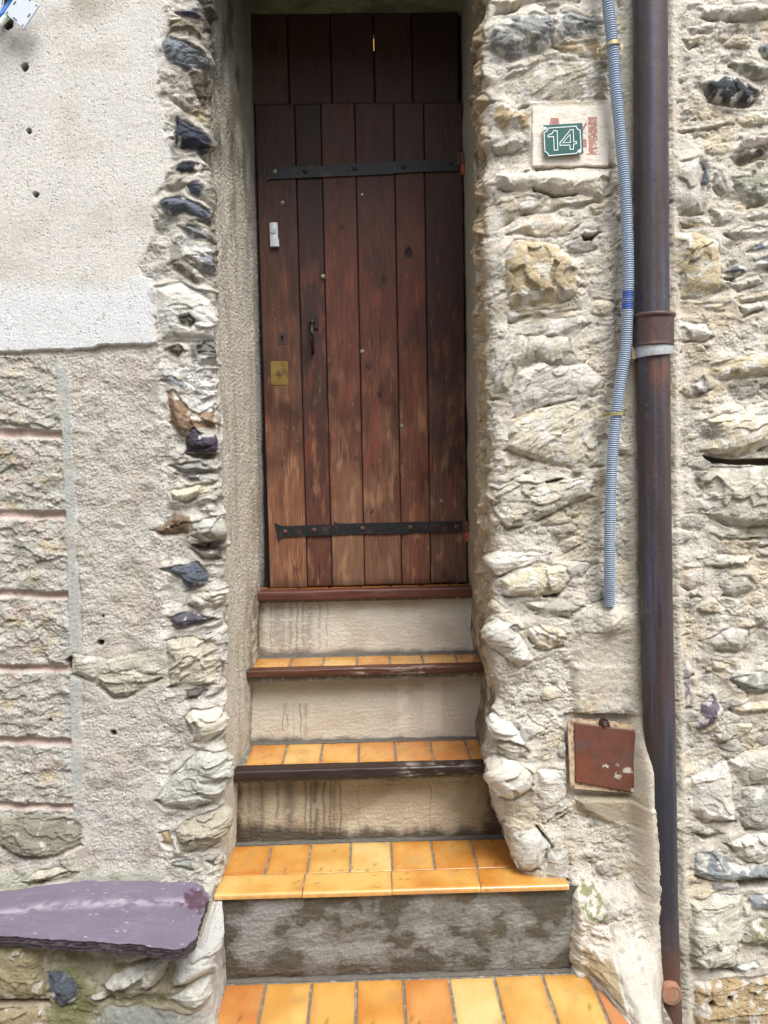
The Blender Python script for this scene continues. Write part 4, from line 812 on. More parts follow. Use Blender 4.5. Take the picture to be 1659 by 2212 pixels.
# small fillets of dark mortar where treads meet risers
for k, yr in ((1, R0f), (2, R1f), (3, R2f), (4, R3f)):
    xs = np.arange(-.56, .52 if k < 4 else .75, .006); sx = np.array([0, .25, .5, .75, 1.])
    Xg, S = np.meshgrid(xs, sx); hh = .010+.006*fbm(Xg*9, Xg*0+k, 3, k+60); ww = .010+.006*fbm(Xg*12, Xg*0+k*3, 3, k+70)
    Yg = yr-.004-ww*(1-S)**1.5; Zg = ZT[k]-.001+hh*S**1.5
    C = np.ones(Xg.shape+(3,))*(srgb(92, 88, 82)*(1+.0))[None, None]*(1+.3*fbm(Xg*30, S*3, 3, k))[..., None]
    link('mortar_fillet', grid_mesh('mortar_fillet', np.stack([Xg, Yg, Zg], -1), C, np.full(Xg.shape, .9)), M_wetc, st)
# wooden nosings
def nosing(k, yf, yb, hgt, base, worn, name='wooden_nosing', x0=-.56, x1=.52, tint2=None):
    xs = np.arange(x0, x1, .004)
    r = .006
    prof = [(yb, 0), (yf+.02, 0), (yf+r, 0), (yf+r*.3, -r*.3), (yf, -r)]+[(yf, -r-(hgt-2*r)*q) for q in (.2, .4, .6, .8, 1)]+[(yf+r*.4, -hgt+r*.2), (yf+r, -hgt), (yb, -hgt)]
    prof = np.array(prof); s_ = np.concatenate([[0], np.cumsum(np.hypot(*np.diff(prof, axis=0).T))])
    Xg, S = np.meshgrid(xs, s_)
    Yg = np.repeat(prof[:, 0][:, None], len(xs), 1)+.0015*fbm(Xg*6, S*40, 3, k+80); Zg = ZT[k]+.001+np.repeat(prof[:, 1][:, None], len(xs), 1)+.0015*fbm(Xg*5, S*20, 3, k+81)
    gr = fbm(Xg*7, S*320, 4, k+82, .6)
    C = base*(1+.35*gr+.25*fbm(Xg*3, S*30, 3, k+83))[..., None]
    wm = 0
    for x_, w_ in worn: wm = np.maximum(wm, np.exp(-((Xg-x_)/w_)**2))
    wm = wm*sst(.0, .35, gr+.35*fbm(Xg*30, S*120, 3, k+90))*(S > .03)
    C = mixa(C, srgb(168, 160, 148), .7*wm) if worn else C
    return link(name, grid_mesh(name, np.stack([Xg, Yg, Zg], -1), C, .5+.25*np.clip(gr, -1, 1)), M_wood, st)
nosing(0, NOSE[0]-.01, NOSE[0]+.045, .038, srgb(88, 52, 42), [])
nosing(1, NOSE[1]-.0, t1f-.002, .030, srgb(82, 50, 38), [(.12, .07), (.2, .05), (-.05, .03)])
nosing(2, NOSE[2]-.0, t2f-.002, .038, srgb(46, 34, 30), [(.13, .03), (.27, .07)])

# ------------------------------------------------------------------ stone bench: slab on rubble base
F = Field(ax((-2.4, -1.3, .02), (-1.3, .05, .0035)), ax((-.42, .245, .0035)), 2.20)
X, Z, U, V = F.A, F.Z, F.U, F.V
mid = fbm(X*14, Z*16, 5, 302, .6); fine = fbm(X*75, Z*80, 3, 303, .7); big = fbm(X*4, Z*4, 3, 301)
F.H = .008*mid+.006*flake(X*14, Z*20, 311)+.003*flake(X*40, Z*50, 312)+.0009*grit(X.shape, 313)+.012*big; F.C = srgb(158, 152, 132)*(1+.12*mid+.08*fine)[..., None]
F.mixc(srgb(112, 114, 68), .8*sst(-.1, .35, fbm(X*7, Z*8, 4, 304))*sst(1, .6, (X+1.0)/.75))
F.mixc(srgb(186, 180, 162), .7*sst(.15, .5, fbm(X*8, Z*8, 4, 305)))
SB = [('R6', srgb(150,140,110), .03, 0, .004, [(-60,1690),(180,1700),(255,1760),(262,2050),(150,2085),(-60,2080)]),
 ('R6', srgb(160,144,116), .03, 0, .004, [(-60,2120),(280,2110),(300,2300),(-60,2300)]),
 ('R6', srgb(88,94,104), .03, -50, .005, [(285,1900),(400,1890),(490,2000),(450,2110),(360,2120),(290,2010)]),
 ('R6', srgb(196,194,184), .045, 28, .007, [(635,1975),(700,1900),(860,1840),(1030,1790),(1060,1830),(960,1990),(800,2020),(690,2008)]),
 ('R6', srgb(172,172,156), .03, 40, .005, [(700,1790),(900,1760),(1010,1790),(860,1835),(720,1850)]),
 ('R6', srgb(180,178,166), .04, 10, .004, [(540,2040),(640,2010),(715,2060),(600,2080)]),
 ('R6', srgb(190,190,182), .04, 15, .005, [(1020,2070),(1180,1960),(1290,1960),(1300,2100),(1180,2130)]),
 ('R6', srgb(140,142,134), .03, 0, .004, [(570,2230),(640,2110),(850,2110),(1100,2160),(1290,2160),(1290,2300),(560,2300)]),
 ('R6', srgb(196,196,190), .05, 60, .004, [(1090,1800),(1230,1690),(1290,1500),(1400,1600),(1400,1800),(1300,1960),(1190,1950),(1060,2000)])]
for fr, c, h, an, lay, pts in SB: stone(F, fr, pts, c, h, an, lay, smear=.12)
paint(F, 'R6', [(250,1750),(540,1740),(520,1850),(300,1870)], srgb(120,124,80), .6, thr=-.1)
paint(F, 'R6', [(640,2030),(1100,2030),(1000,2110),(700,2100)], srgb(96,100,62), .6, thr=-.2)
gq = np.exp(-((V-(2500+2092*.6057)/1.736)/6)**4)*(U < 105); F.H = F.H*(1-gq)-.01*gq; F.mixc(srgb(120, 84, 62), .8*gq)
xcB = lambda z: np.interp(z, [-.4, -.1, .1, .25], [-.505, -.512, -.52, -.535]); RB = lambda z: z*0+.07
inn = X-xcB(Z)-RB(Z)*.57; F.mixc(srgb(196, 196, 192)*(1+.1*mid)[..., None], .8*sst(-.12, -.02, inn)); F.mixc(srgb(96, 92, 84), .6*sst(.05, .15, inn)*sst(-.3, .3, mid))
F.H *= 1-.6*sst(.0, .1, inn)
P = wrap(F, 1, xcB, RB, None, 2.22, 2.5)
P[..., 2] = np.minimum(P[..., 2], .245-.055*sst(-.10, -.05, inn)); t1_ = P[-1].copy(); t1_[:, 2] += .006; t1_[:, 1] = np.minimum(t1_[:, 1]+.10, 2.46); t1_[:, 0] -= .04*sst(-.05, .05, inn[-1]); t2_ = t1_.copy(); t2_[:, 1] = 2.47; t2_[:, 0] -= .06*sst(-.05, .05, inn[-1]); t2_[:, 2] += .004
P = np.concatenate([P, t1_[None], t2_[None]]); F.C = np.concatenate([F.C, F.C[-1:], F.C[-1:]]); F.R = np.concatenate([F.R, F.R[-1:], F.R[-1:]])
bb = thing('stone_bench_base', 'rubble stone bench base stained green under the purple slab', 'bench base', (-1, 2.3, -.4))
link('rubble_face', grid_mesh('bench_face', P, F.C, F.R), M_wall, bb)
bm = bmesh.new(); boxm(bm, -2.4, -.545, 2.27, 2.52, -.4, .240); bm_obj('core', bm, mat_flat('bench_mortar', srgb(176, 172, 160), .95, noise=.25, scale=90, bump=.8), bb)
# slab
SZ = .285
out = [un(*fd('R6', x, y), Z=SZ)[:2] for x, y in [(90,1385),(280,1352),(520,1325),(850,1325),(1200,1338),(1245,1352),(1292,1400),(1270,1500),(1232,1600),(1212,1690),(1150,1735),(1085,1752),(960,1738),(830,1716),(700,1712),(520,1700),(350,1685),(180,1680),(0,1664)]]
out = [np.array(o) for o in out]; xl = -2.2
out += [np.array([-1.6, out[-1][1]+.01]), np.array([xl, out[-1][1]+.02]), np.array([xl, 2.42]), np.array([-1.45, 2.40])]
out[0] = np.array([out[0][0], out[0][1]])
# resample outline
pts = []; n = len(out)
for i in range(n):
    a, b = out[i], out[(i+1) % n]; L_ = np.linalg.norm(b-a); k = max(1, int(L_/.008))
    for j in range(k): pts.append(a+(b-a)*j/k)
pts = np.array(pts); ang_ = np.arange(len(pts))
nr = np.stack([gn(pts[:, 0]*25, pts[:, 1]*25, 7), gn(pts[:, 0]*25, pts[:, 1]*25, 8)], 1)*.006+np.stack([gn(pts[:, 0]*80, pts[:, 1]*80, 9), gn(pts[:, 0]*80, pts[:, 1]*80, 10)], 1)*.003
pts = pts+nr
cen = np.array([-1.1, 2.33]); rings = []; cols = []
lev = [(0, 0), (.0, -.0015), (.004, -.004), (-.001, -.010), (.004, -.014), (.000, -.020), (.007, -.026), (.003, -.034), (.012, -.040), (.03, -.044)]
tang = np.roll(pts, -1, 0)-np.roll(pts, 1, 0); nn = np.stack([tang[:, 1], -tang[:, 0]], 1); nn /= np.linalg.norm(nn, axis=1)[:, None]+1e-9
sgn = 1 if ((pts[0]+nn[0]*.01-cen) @ (pts[0]+nn[0]*.01-cen)) < ((pts[0]-cen) @ (pts[0]-cen)) else -1
nn *= sgn
G = []
for i, (ins_, dz) in enumerate(lev):
    jit = .007*fbm(pts[:, 0]*22+i*2.3, pts[:, 1]*22, 3, 500+i) if i > 1 else 0
    p2 = pts+nn*(ins_+np.abs(jit)*1.2)[:, None] if i > 1 else pts+nn*ins_
    G.append(np.concatenate([p2, np.full((len(pts), 1), SZ+dz)+(0 if i < 2 else .002*fbm(pts[:, 0]*15, pts[:, 1]*15+i, 2, 9)[:, None])], 1))
G = np.array(G); G = np.concatenate([G, G[:, :1]], 1)
Cs = np.ones(G.shape)*srgb(84, 74, 82)*(1+.35*fbm(G[..., 0]*40, G[..., 2]*300, 3, 5))[..., None]
G[2:] += .0022*grit(G[2:].shape, 77)*np.array([1, 1, .5]); G[:, -1] = G[:, 0]; its = [(G, Cs, np.full(G.shape[:2], .8))]
# top: grid from edge towards the middle line
ks = np.linspace(0, 1, 60)[:, None, None]; mid_ = np.stack([np.clip(pts[:, 0], -2.15, -.62), np.full(len(pts), 2.33)+0*pts[:, 1]], 1)
Tp = pts[None]*(1-ks)+mid_[None]*ks; Tz = SZ+.0016*fbm(Tp[..., 0]*20, Tp[..., 1]*20, 4, 55)*np.clip(ks[..., 0]*20, 0, 1)
Tg = np.concatenate([Tp, Tz[..., None]], 2); Tg = np.concatenate([Tg, Tg[:, :1]], 1)
Xs, Ys = Tg[..., 0], Tg[..., 1]; Us, Vs = proj(Xs, Ys, np.full(Xs.shape, SZ))
C = srgb(110, 103, 118)*(1+.10*fbm(Xs*7, Ys*9, 4, 56)+.06*fbm(Xs*90, Ys*90, 2, 57))[..., None]
C = mixa(C, srgb(176, 168, 180), .7*np.exp(-((Vs-np.interp(Us, [0, 80, 200, 400, 460], [1975, 1960, 1952, 1948, 1940])-3*fbm(Xs*12, Ys*4, 3, 58))/8)**2)*sst(-.4, .2, fbm(Xs*25, Ys*25, 3, 59)))
C = mixa(C, srgb(140, 132, 148), .3*sst(.0, .7, fbm(Xs*9, Ys*14, 6, 60, .7))); C = C*(1+.10*grit(Xs.shape, 91))[..., None]; C = mixa(C, srgb(92, 84, 100), .4*sst(.2, .6, fbm(Xs*5, Ys*22, 5, 260, .65)))
C = mixa(C, srgb(202, 196, 200), .8*sst(.78, .88, fbm(Xs*95, Ys*95, 2, 61)))
wetm = sst(30, 18, np.hypot((Us-420), (Vs-1945)*1.0)+16*fbm(Xs*40, Ys*40, 3, 62)); C = mixa(C, srgb(82, 52, 66), .85*wetm)
its.append((Tg, C, .62-.2*wetm))
M_slate = mat_attr('purple_slate', s1=420, a1=.12, bump=.25, dist=.001, s2=1000, spec=.5)
so_ = join_grids('stone_slab', its, M_slate, None)
so_['label'] = 'long purple slate slab lying on the stone bench at lower left'; so_['category'] = 'stone slab'
# ------------------------------------------------------------------ wooden door
YD = 3.08
dr = thing('wooden_door', 'tall weathered red-brown plank door with black iron strap hinges', 'door', (0, YD, ZT[0]))
M_door = mat_attr('old_varnished_planks', s1=120, a1=.22, bump=.35, dist=.0015, s2=380, spec=.35, stretch=(1, 1, .10))
M_iron = mat_flat('black_wrought_iron', srgb(34, 36, 40), .55, .3, noise=.35, scale=90, bump=.8, c2=srgb(72, 52, 42), s2=22, thr=.62)
M_rustiron = mat_flat('rusted_iron', srgb(92, 62, 50), .7, .2, noise=.3, scale=120, bump=.6)
M_redlead = mat_flat('flaking_red_lead', srgb(164, 78, 54), .7, 0, noise=.3, scale=100, bump=.5, c2=srgb(104, 56, 44), s2=40)
M_bolt = mat_flat('dull_bolt_steel', srgb(128, 120, 106), .5, .4, noise=.2, scale=200)
knots = [(883,548,9,14,'h'), (830,603,8,10,'d'), (797,790,7,8,'d'), (820,852,5,6,'d'), (765,430,4,5,'m'), (738,490,5,6,'d'), (800,420,3,4,'m'), (948,745,5,6,'m'), (675,1045,6,7,'m'), (612,1000,7,9,'m'),
         (730,395,6,6,'m'), (868,1000,4,5,'m'), (590,100,14,22,'b'), (677,185,6,9,'b'), (727,128,8,11,'b'), (805,1105,4,4,'m'), (640,1230,6,7,'m'), (960,1240,8,10,'m'), (920,420,10,14,'m'), (770,990,5,6,'m'), (905,1170,5,5,'m')]
def plank(x0, x1, z0, z1, y, seed, cl, cm, cu, parent, slope=0.0, bow=0.0):
    """one board: cl = worn colour near the foot, cm = middle, cu = top"""
    e = .003
    xs = np.concatenate([[x0, x0, x0+e*.3, x0+e], np.arange(x0+e*1.8, x1-e*1.8, .0025), [x1-e, x1-e*.3, x1, x1]])
    yo = np.concatenate([[.025, .003, .001, .0002], np.zeros(len(xs)-8), [.0002, .001, .003, .025]])
    zs = np.concatenate([[z0, z0, z0+.003], np.arange(z0+.006, z1-.006, .005), [z1-.003, z1, z1]])
    zo = np.concatenate([[.025, .003, .0005], np.zeros(len(zs)-6), [.0005, .003, .025]])
    Xg, Zg = np.meshgrid(xs, zs); Yo = np.maximum(yo[None, :], zo[:, None])
    U, V = proj(Xg, np.full(Xg.shape, y), Zg)
    rs = np.random.RandomState(seed)
    g = Xg*1.0+.010*fbm(Xg*6+seed, Zg*1.1, 3, seed)+.020*gn(Xg*2.5, Zg*.8+seed, seed+1)
    kd = np.zeros(Xg.shape); kh = np.zeros(Xg.shape); kr = np.zeros(Xg.shape)
    for ku, kv, rx, rz, kind in knots:
        p = un(ku, kv, Y=y)
        if not (x0-.01 < p[0] < x1+.01 and z0 < p[2] < z1): continue
        a_, b_ = rx*.85/FPX*y, rz*.85/FPX*y
        q = np.hypot((Xg-p[0])/a_, (Zg-p[2])/b_)
        q2 = np.hypot((Xg-p[0])/(a_*2.2), (Zg-p[2])/(b_*5))
        g = g+np.sign(Xg-p[0]+1e-6)*.012*np.exp(-q2**2)
        am = {'h': 1, 'd': .95, 'm': .5, 'b': .45}[kind]
        kd = np.maximum(kd, am*(1-sst(.8, 1.15, q))); kr = np.maximum(kr, .6*np.exp(-((q-1.2)/.25)**2)*am)
        if kind == 'h': kh = np.maximum(kh, (1-sst(.7, 1.1, q))*.006+kh); 
    ring = np.sin(g*2*math.pi*rs.uniform(130, 170)+2*fbm(Xg*10, Zg*2, 2, seed+3)); fib = fbm(Xg*160, Zg*5, 3, seed+4, .7)
    t_ = (Zg-ZT[0])
    wv = fbm(Xg*7+seed, Zg*5, 4, seed+5); wl = fbm(Xg*14, Zg*3.0+seed, 4, seed+6)
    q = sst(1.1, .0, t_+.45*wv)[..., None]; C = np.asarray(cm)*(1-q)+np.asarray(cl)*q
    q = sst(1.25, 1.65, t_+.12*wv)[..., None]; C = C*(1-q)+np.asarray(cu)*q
    # varnish left in patches, redder and brighter, and worn pale streaks
    red = sst(.12, .42, fbm(Xg*16+seed, Zg*4.5, 5, seed+7))*sst(1.5, 1.1, t_)*sst(.1, .5, t_)
    C = mixa(C, srgb(122, 62, 44), .36*red)
    wr = sst(.1, .55, fbm(Xg*26, Zg*7+seed, 5, seed+8))*sst(1.1, .4, t_+.15*wv); C = mixa(C, srgb(168, 128, 96), .38*wr)
    dkp = sst(.15, .5, fbm(Xg*9, Zg*3+3*seed, 4, seed+9)); C = mixa(C, srgb(50, 28, 22), .55*dkp*sst(.15, .5, t_))
    C = C*(1+.22*ring*sst(1.6, .5, t_)+.20*fib+.10*wl)[..., None]
    C = mixa(C, srgb(168, 126, 100), .45*sst(.45, .7, fbm(Xg*40, Zg*12+seed, 5, seed+10, .7))*sst(1.5, .9, t_)); C = mixa(C, srgb(34, 22, 18), .6*sst(.55, .75, fbm(Xg*70, Zg*4, 3, seed+14))*sst(1.5, .9, t_))
    C = mixa(C, srgb(24, 16, 14), .92*kd); C = mixa(C, srgb(70, 36, 24), kr*.8)
    ed = np.minimum(Xg-x0, x1-Xg); C = mixa(C, srgb(30, 20, 17), .55*np.exp(-(ed/.0035)**2))
    C = mixa(C, srgb(34, 24, 20), .6*sst(.05, .0, t_+.02*wl)*(z0 < 1.3))
    Yg = y+Yo-.0007*ring*sst(1.6, .6, t_)-.0006*fib+kh+.0015*fbm(Xg*5, Zg*2, 2, seed+11)+bow*0
    Zg = Zg+slope*(Xg)
    R_ = .62-.10*red+.1*fib
    return link('plank', grid_mesh('plank', np.stack([Xg, Yg, Zg], -1), C, R_), M_door, parent)
dx0, dx1 = un(582, 1265, Y=YD)[0], un(1010, 1255, Y=YD)[0]
W_ = dx1-dx0; frac = [0, .191, .316, .480, .668, .813, 1]
zb = un(790, 1264, Y=YD)[2]; zt = un(770, 222, Y=YD)[2]
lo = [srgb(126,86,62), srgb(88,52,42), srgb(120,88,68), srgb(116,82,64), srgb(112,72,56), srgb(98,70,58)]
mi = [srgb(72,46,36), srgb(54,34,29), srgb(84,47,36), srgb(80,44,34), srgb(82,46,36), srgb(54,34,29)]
up = [srgb(52,34,30), srgb(44,28,26), srgb(66,42,34), srgb(64,40,32), srgb(62,38,30), srgb(60,36,28)]  # top boards darker: part of the doorway shade is put into the colour
for i in range(6):
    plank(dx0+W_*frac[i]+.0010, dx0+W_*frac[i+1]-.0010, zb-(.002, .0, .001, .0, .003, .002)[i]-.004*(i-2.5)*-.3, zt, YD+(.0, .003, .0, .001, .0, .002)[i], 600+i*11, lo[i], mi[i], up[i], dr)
bm = bmesh.new(); boxm(bm, dx0+.003, dx1-.003, YD+.0275, YD+.045, zb+.01, zt-.01); bm_obj('ledger_back', bm, mat_flat('dark_back_boards', srgb(30, 20, 16), .9), dr)
# frame standing behind the leaf, showing as a dark strip either side
fr_ = thing('door_frame', 'dark timber frame strip in shade behind the plank door edges', 'door frame', (0, YD+.06, ZT[0]))
bm = bmesh.new(); boxm(bm, dx0-.06, dx0+.03, YD+.050, YD+.12, ZT[0]+.002, 3.392); bm_obj('jamb', bm, mat_flat('frame_wood', srgb(40, 28, 24), .7), fr_)
bm = bmesh.new(); boxm(bm, dx1-.03, dx1+.06, YD+.050, YD+.12, ZT[0]+.002, 3.392); bm_obj('jamb', bm, bpy.data.materials['frame_wood'], fr_)
# fixed boards over the door, with the slit of lamplight
tp = thing('transom_boards', 'dark fixed boards above the door with one lit slit between them', 'board panel', (0, YD+.02, zt))
ub = [un(*fd('S1', x, 600), Y=YD+.012)[0] for x in (-2, 275, 585, 897, 1172, 1482)]
ub[0] = dx0-.012; ub[5] = dx1-.012
zt2 = 3.388
for i in range(5):
    plank(ub[i]+.0014, ub[i+1]-(.0014 if i != 2 else .0022), zt+.002-.006*(i-2)*0, zt2, YD+.014+(.002 if i % 2 else 0), 700+i*13, srgb(54,32,26), srgb(54,32,26), (srgb(64,46,36), srgb(58,34,28), srgb(56,38,32), srgb(60,42,34), srgb(50,32,28))[i], tp)
sx = ub[3]-.0024; za, zb2 = un(808, 57, Y=YD)[2], un(808, 97, Y=YD)[2]
bm = bmesh.new(); boxm(bm, dx0, sx-.008, YD+.045, YD+.06, zt, zt2); boxm(bm, sx+.008, dx1, YD+.045, YD+.06, zt, zt2)
boxm(bm, sx-.008, sx+.008, YD+.045, YD+.06, zt, zb2); boxm(bm, sx-.008, sx+.008, YD+.045, YD+.06, za, zt2); bm_obj('cover_strip', bm, bpy.data.materials['dark_back_boards'], tp)
M_em = bpy.data.materials.new('lamplit_hallway'); M_em.use_nodes = True; b_ = M_em.node_tree.nodes['Principled BSDF']
b_.inputs['Base Color'].default_value = (.5, .35, .15, 1); b_.inputs['Emission Color'].default_value = (1, .58, .16, 1); b_.inputs['Emission Strength'].default_value = .35
hl = thing('hall_lamp_glow', 'warm lamplight of the hallway seen through the slit above the door', 'lamplight', (sx, YD+.2, za))
bm = bmesh.new(); boxm(bm, sx-.10, sx+.10, YD+.20, YD+.22, zb2-.1, za+.1); bm_obj('lit_wall', bm, M_em, hl)
bm = bmesh.new(); boxm(bm, -.6, .6, YD+.3, YD+.34, ZT[0], 3.6); bm_obj('hall_wall', bm, bpy.data.materials['dark_back_boards'], lw)
# iron strap hinges
def strap(pts_top, pts_bot, fr, name='strap_hinge'):
    P_ = [fp(fr, x, y, YD)[[0, 2]] for x, y in pts_top+pts_bot[::-1]]
    bm = bmesh.new(); prism(bm, [tuple(p) for p in P_], YD-.0065, YD-.0005)
    o = bm_obj(name, bm, M_iron, dr); return o
sL = strap([(150,205),(172,214),(208,226),(300,222),(430,217),(548,213),(585,240),(602,238),(575,215),(556,195),(580,206),(640,208),(755,205),(1000,199),(1200,195),(1460,190)],
           [(178,336),(186,312),(205,300),(300,296),(430,292),(600,286),(755,281),(1020,277),(1034,298),(1042,280),(1062,274),(1200,270),(1460,266)], 'S4')
sU = strap([(128,1225),(180,1212),(300,1206),(500,1199),(540,1212),(560,1196),(750,1187),(1000,1172),(1250,1160),(1505,1145)],
           [(118,1312),(150,1298),(300,1293),(500,1284),(750,1274),(1015,1262),(1030,1258),(1250,1246),(1505,1238)], 'S1')
def stud(fr, x, y, r, parent, mat, h=.006, name='rivet', y0=None):
    p = fp(fr, x, y, YD); y0 = YD-.0065 if y0 is None else y0
    bm = bmesh.new(); revolve(bm, [(r, -.001), (r*.97, h*.35), (r*.75, h*.75), (r*.4, h*.95), (0, h)], (p[0], y0, p[2]), n=20)
    return bm_obj(name, bm, mat, parent, smooth=True)
for x, y in ((220,265),(422,253),(755,242),(1083,235),(1403,230)): stud('S4', x, y, .0098, sL, M_rustiron)
for x, y in ((398,1240),(752,1223),(1105,1210),(1445,1180)): stud('S1', x, y, .0098, sU, M_iron)
stud('S1', 177, 1247, .0095, sU, M_bolt)
for x, y in ((160,222),(157,303)): stud('S4', x, y, .005, dr, M_rustiron, .003, 'nail', YD+.001)
for fr, a in (('S4', (1460,1503,190,266,328)), ('S1', (1508,1560,1112,1200,1272))):
    p0 = fp(fr, a[0], a[2], YD); p1 = fp(fr, a[1], a[4], YD); pm = fp(fr, a[0], a[3], YD)
    xc_ = (p0[0]+p1[0])/2; bm = bmesh.new()
    tube(bm, [(xc_, YD-.008, pm[2]+.001), (xc_, YD-.008, p0[2])], .0115, 16); boxm(bm, p0[0]-.008, xc_, YD-.0085, YD-.002, pm[2]+.002, p0[2]-.001)
    h_ = bm_obj('hinge_knuckle', bm, M_rustiron, dr, smooth=False)
    bm = bmesh.new(); tube(bm, [(xc_, YD-.008, p1[2]), (xc_, YD-.008, pm[2]-.001)], .0105, 16); boxm(bm, xc_+.002, xc_+.05, YD-.012, YD-.004, p1[2]+.003, pm[2]-.003)
    bm_obj('hinge_pintle', bm, M_redlead, dr, label='orange-red flaking hinge pin set in the wall')
for fr, x, y, r in (('S2',328,167,.0095),('S2',750,932,.0098),('S2',1158,1712,.0098),('S4',1303,55,.0098),('D',868,921,.0092)): stud(fr, x, y, r, dr, M_bolt, .005, 'coach_bolt', YD+.002)
M_wn = mat_flat('white_nail', srgb(200, 196, 184), .5)
stud('S2', 1155, 80, .0045, dr, M_wn, .004, 'nail', YD+.002); stud('S4', 812, 125, .005, dr, M_rustiron, .003, 'nail', YD+.002)
stud('S2', 1230, 1857, .012, dr, mat_flat('knot_plug', srgb(58,34,28), .7), .0015, 'wood_plug', YD+.002)
# pull handle
pp = [fp('S2', x, y, YD)[[0, 2]] for x, y in [(598,1470),(590,1400),(600,1345),(630,1312),(665,1312),(695,1345),(708,1400),(706,1470),(690,1478),(672,1468),(655,1480),(635,1468),(615,1478)]]
bm = bmesh.new(); prism(bm, [tuple(p) for p in pp], YD-.003, YD+.001)
M_han = mat_flat('dark_handle_iron', srgb(48, 38, 36), .5, .4, noise=.2, scale=90, bump=.4)
hb = bm_obj('pull_handle', bm, M_han, dr)
a = fp('S2', 640, 1415, YD); b = fp('S2', 645, 1720, YD)
bm = bmesh.new(); hp = []
for k in range(15):
    q = k/14; hp.append((a[0]+(b[0]-a[0])*q, YD-.003-.038*math.sin(math.pi*min(1, q*1.02))**.55 if 0 < k < 14 else YD, a[2]+(b[2]-a[2])*q))
tube(bm, hp, [.0055+.0028*math.sin(math.pi*k/14) for k in range(15)], 14); bm_obj('grip', bm, M_han, hb, smooth=True)
bm = bmesh.new(); revolve(bm, [(.0105, 0), (.010, .012), (.006, .017), (0, .018)], (a[0], YD-.003, a[2]+.003), n=18); bm_obj('boss', bm, M_han, hb, smooth=True)
p0 = fp('S2', 278, 1508, YD); p1 = fp('S2', 377, 1637, YD)
bm = bmesh.new(); boxm(bm, p0[0], p1[0], YD-.002, YD+.001, p1[2], p0[2]); kp = bm_obj('keyhole_plate', bm, mat_flat('brown_keyhole_plate', srgb(70, 48, 44), .55, .3), dr, bevel=.0008)
c = fp('S2', 328, 1555, YD); c2 = fp('S2', 328, 1590, YD)
M_blk = mat_flat('keyhole_dark', (.004, .004, .004), .9)
bm = bmesh.new(); revolve(bm, [(.0055, 0), (.0055, .0006), (0, .0006)], (c[0], YD-.002, c[2]), n=16); boxm(bm, c2[0]-.0042, c2[0]+.0042, YD-.0026, YD-.0018, c2[2]-.005, c[2]); bm_obj('keyhole', bm, M_blk, kp)
for x, y in ((296,1522),(360,1522),(296,1622),(360,1622)): stud('S2', x, y, .002, kp, M_rustiron, .0008, 'screw', YD-.002)
def rrect(x0, x1, z0, z1, r, n=6):
    o = []
    for cx, cz, a0 in ((x1-r, z1-r, 0), (x0+r, z1-r, 90), (x0+r, z0+r, 180), (x1-r, z0+r, 270)):
        for k in range(n+1): t = RAD(a0+90*k/n); o.append((cx+r*math.cos(t), cz+r*math.sin(t)))
    return o
p0 = fp('S2', 207, 1812, YD); p1 = fp('S2', 392, 2053, YD)
M_brass = mat_flat('tarnished_brass', srgb(140, 116, 62), .42, .5, noise=.15, scale=60, bump=.1, c2=srgb(112, 94, 52), s2=18)
bm = bmesh.new(); prism(bm, rrect(p0[0], p1[0], p1[2], p0[2], .008), YD-.003, YD+.001); lp = bm_obj('lock_plate', bm, M_brass, dr)
c = fp('S2', 297, 1930, YD); bm = bmesh.new(); revolve(bm, [(.0118, 0), (.0118, .003), (.0105, .0045), (.0088, .0045), (.0085, .003), (.006, .003), (.0055, .0042), (0, .0042)], (c[0], YD-.003, c[2]), n=28)
bm_obj('lock_cylinder', bm, mat_flat('steel_cylinder', srgb(150, 134, 104), .35, .8), lp, smooth=False)
bm = bmesh.new(); boxm(bm, c[0]-.0018, c[0]+.0018, YD-.0080, YD-.0068, c[2]-.0075, c[2]+.004); bm_obj('key_slot', bm, M_blk, lp)
# doorbell
db = thing('doorbell', 'small white plastic bell push screwed to the left door plank', 'doorbell', (fp('S2', 248, 505, YD)[0], YD-.001, fp('S2', 248, 505, YD)[2]))
M_wp = mat_flat('white_plastic', srgb(206, 212, 222), .3, noise=.02, bump=0)
def arcbox(fr, x0, x1, y0, y1, d0, bulge, sag, name, mat, yb):
    a = fp(fr, x0, y0, YD); b = fp(fr, x1, y1, YD); bm = bmesh.new(); n = 12; rows = []
    for zz_, sg in ((b[2], sag), (a[2], 0)):
        rows.append([bm.verts.new((a[0]+(b[0]-a[0])*k/n, yb-d0-bulge*math.sin(math.pi*k/n), zz_-sg*math.sin(math.pi*k/n))) for k in range(n+1)]+[bm.verts.new((b[0], yb, zz_)), bm.verts.new((a[0], yb, zz_))])
    m_ = n+3
    for k in range(m_): bm.faces.new((rows[0][k], rows[0][(k+1) % m_], rows[1][(k+1) % m_], rows[1][k]))
    bm.faces.new(rows[0][::-1]); bm.faces.new(rows[1]); return bm_obj(name, bm, mat, db)
arcbox('S2', 200, 286, 385, 550, .012, .006, .002, 'body', M_wp, YD)
arcbox('S2', 205, 298, 553, 628, .013, .005, 0, 'name_holder', mat_flat('white_plastic_label', srgb(196, 204, 214), .25, noise=.02, bump=0), YD)
c = fp('S2', 243, 478, YD)
bm = bmesh.new(); revolve(bm, [(.0102, 0), (.0102, .0015), (.0092, .0015), (.0088, .0002), (.008, .0002), (.0078, .0022), (0, .0026)], (c[0], YD-.0178, c[2]), n=28); bm_obj('push_button', bm, mat_flat('grey_push_button', srgb(176, 184, 198), .3, noise=.02), db)

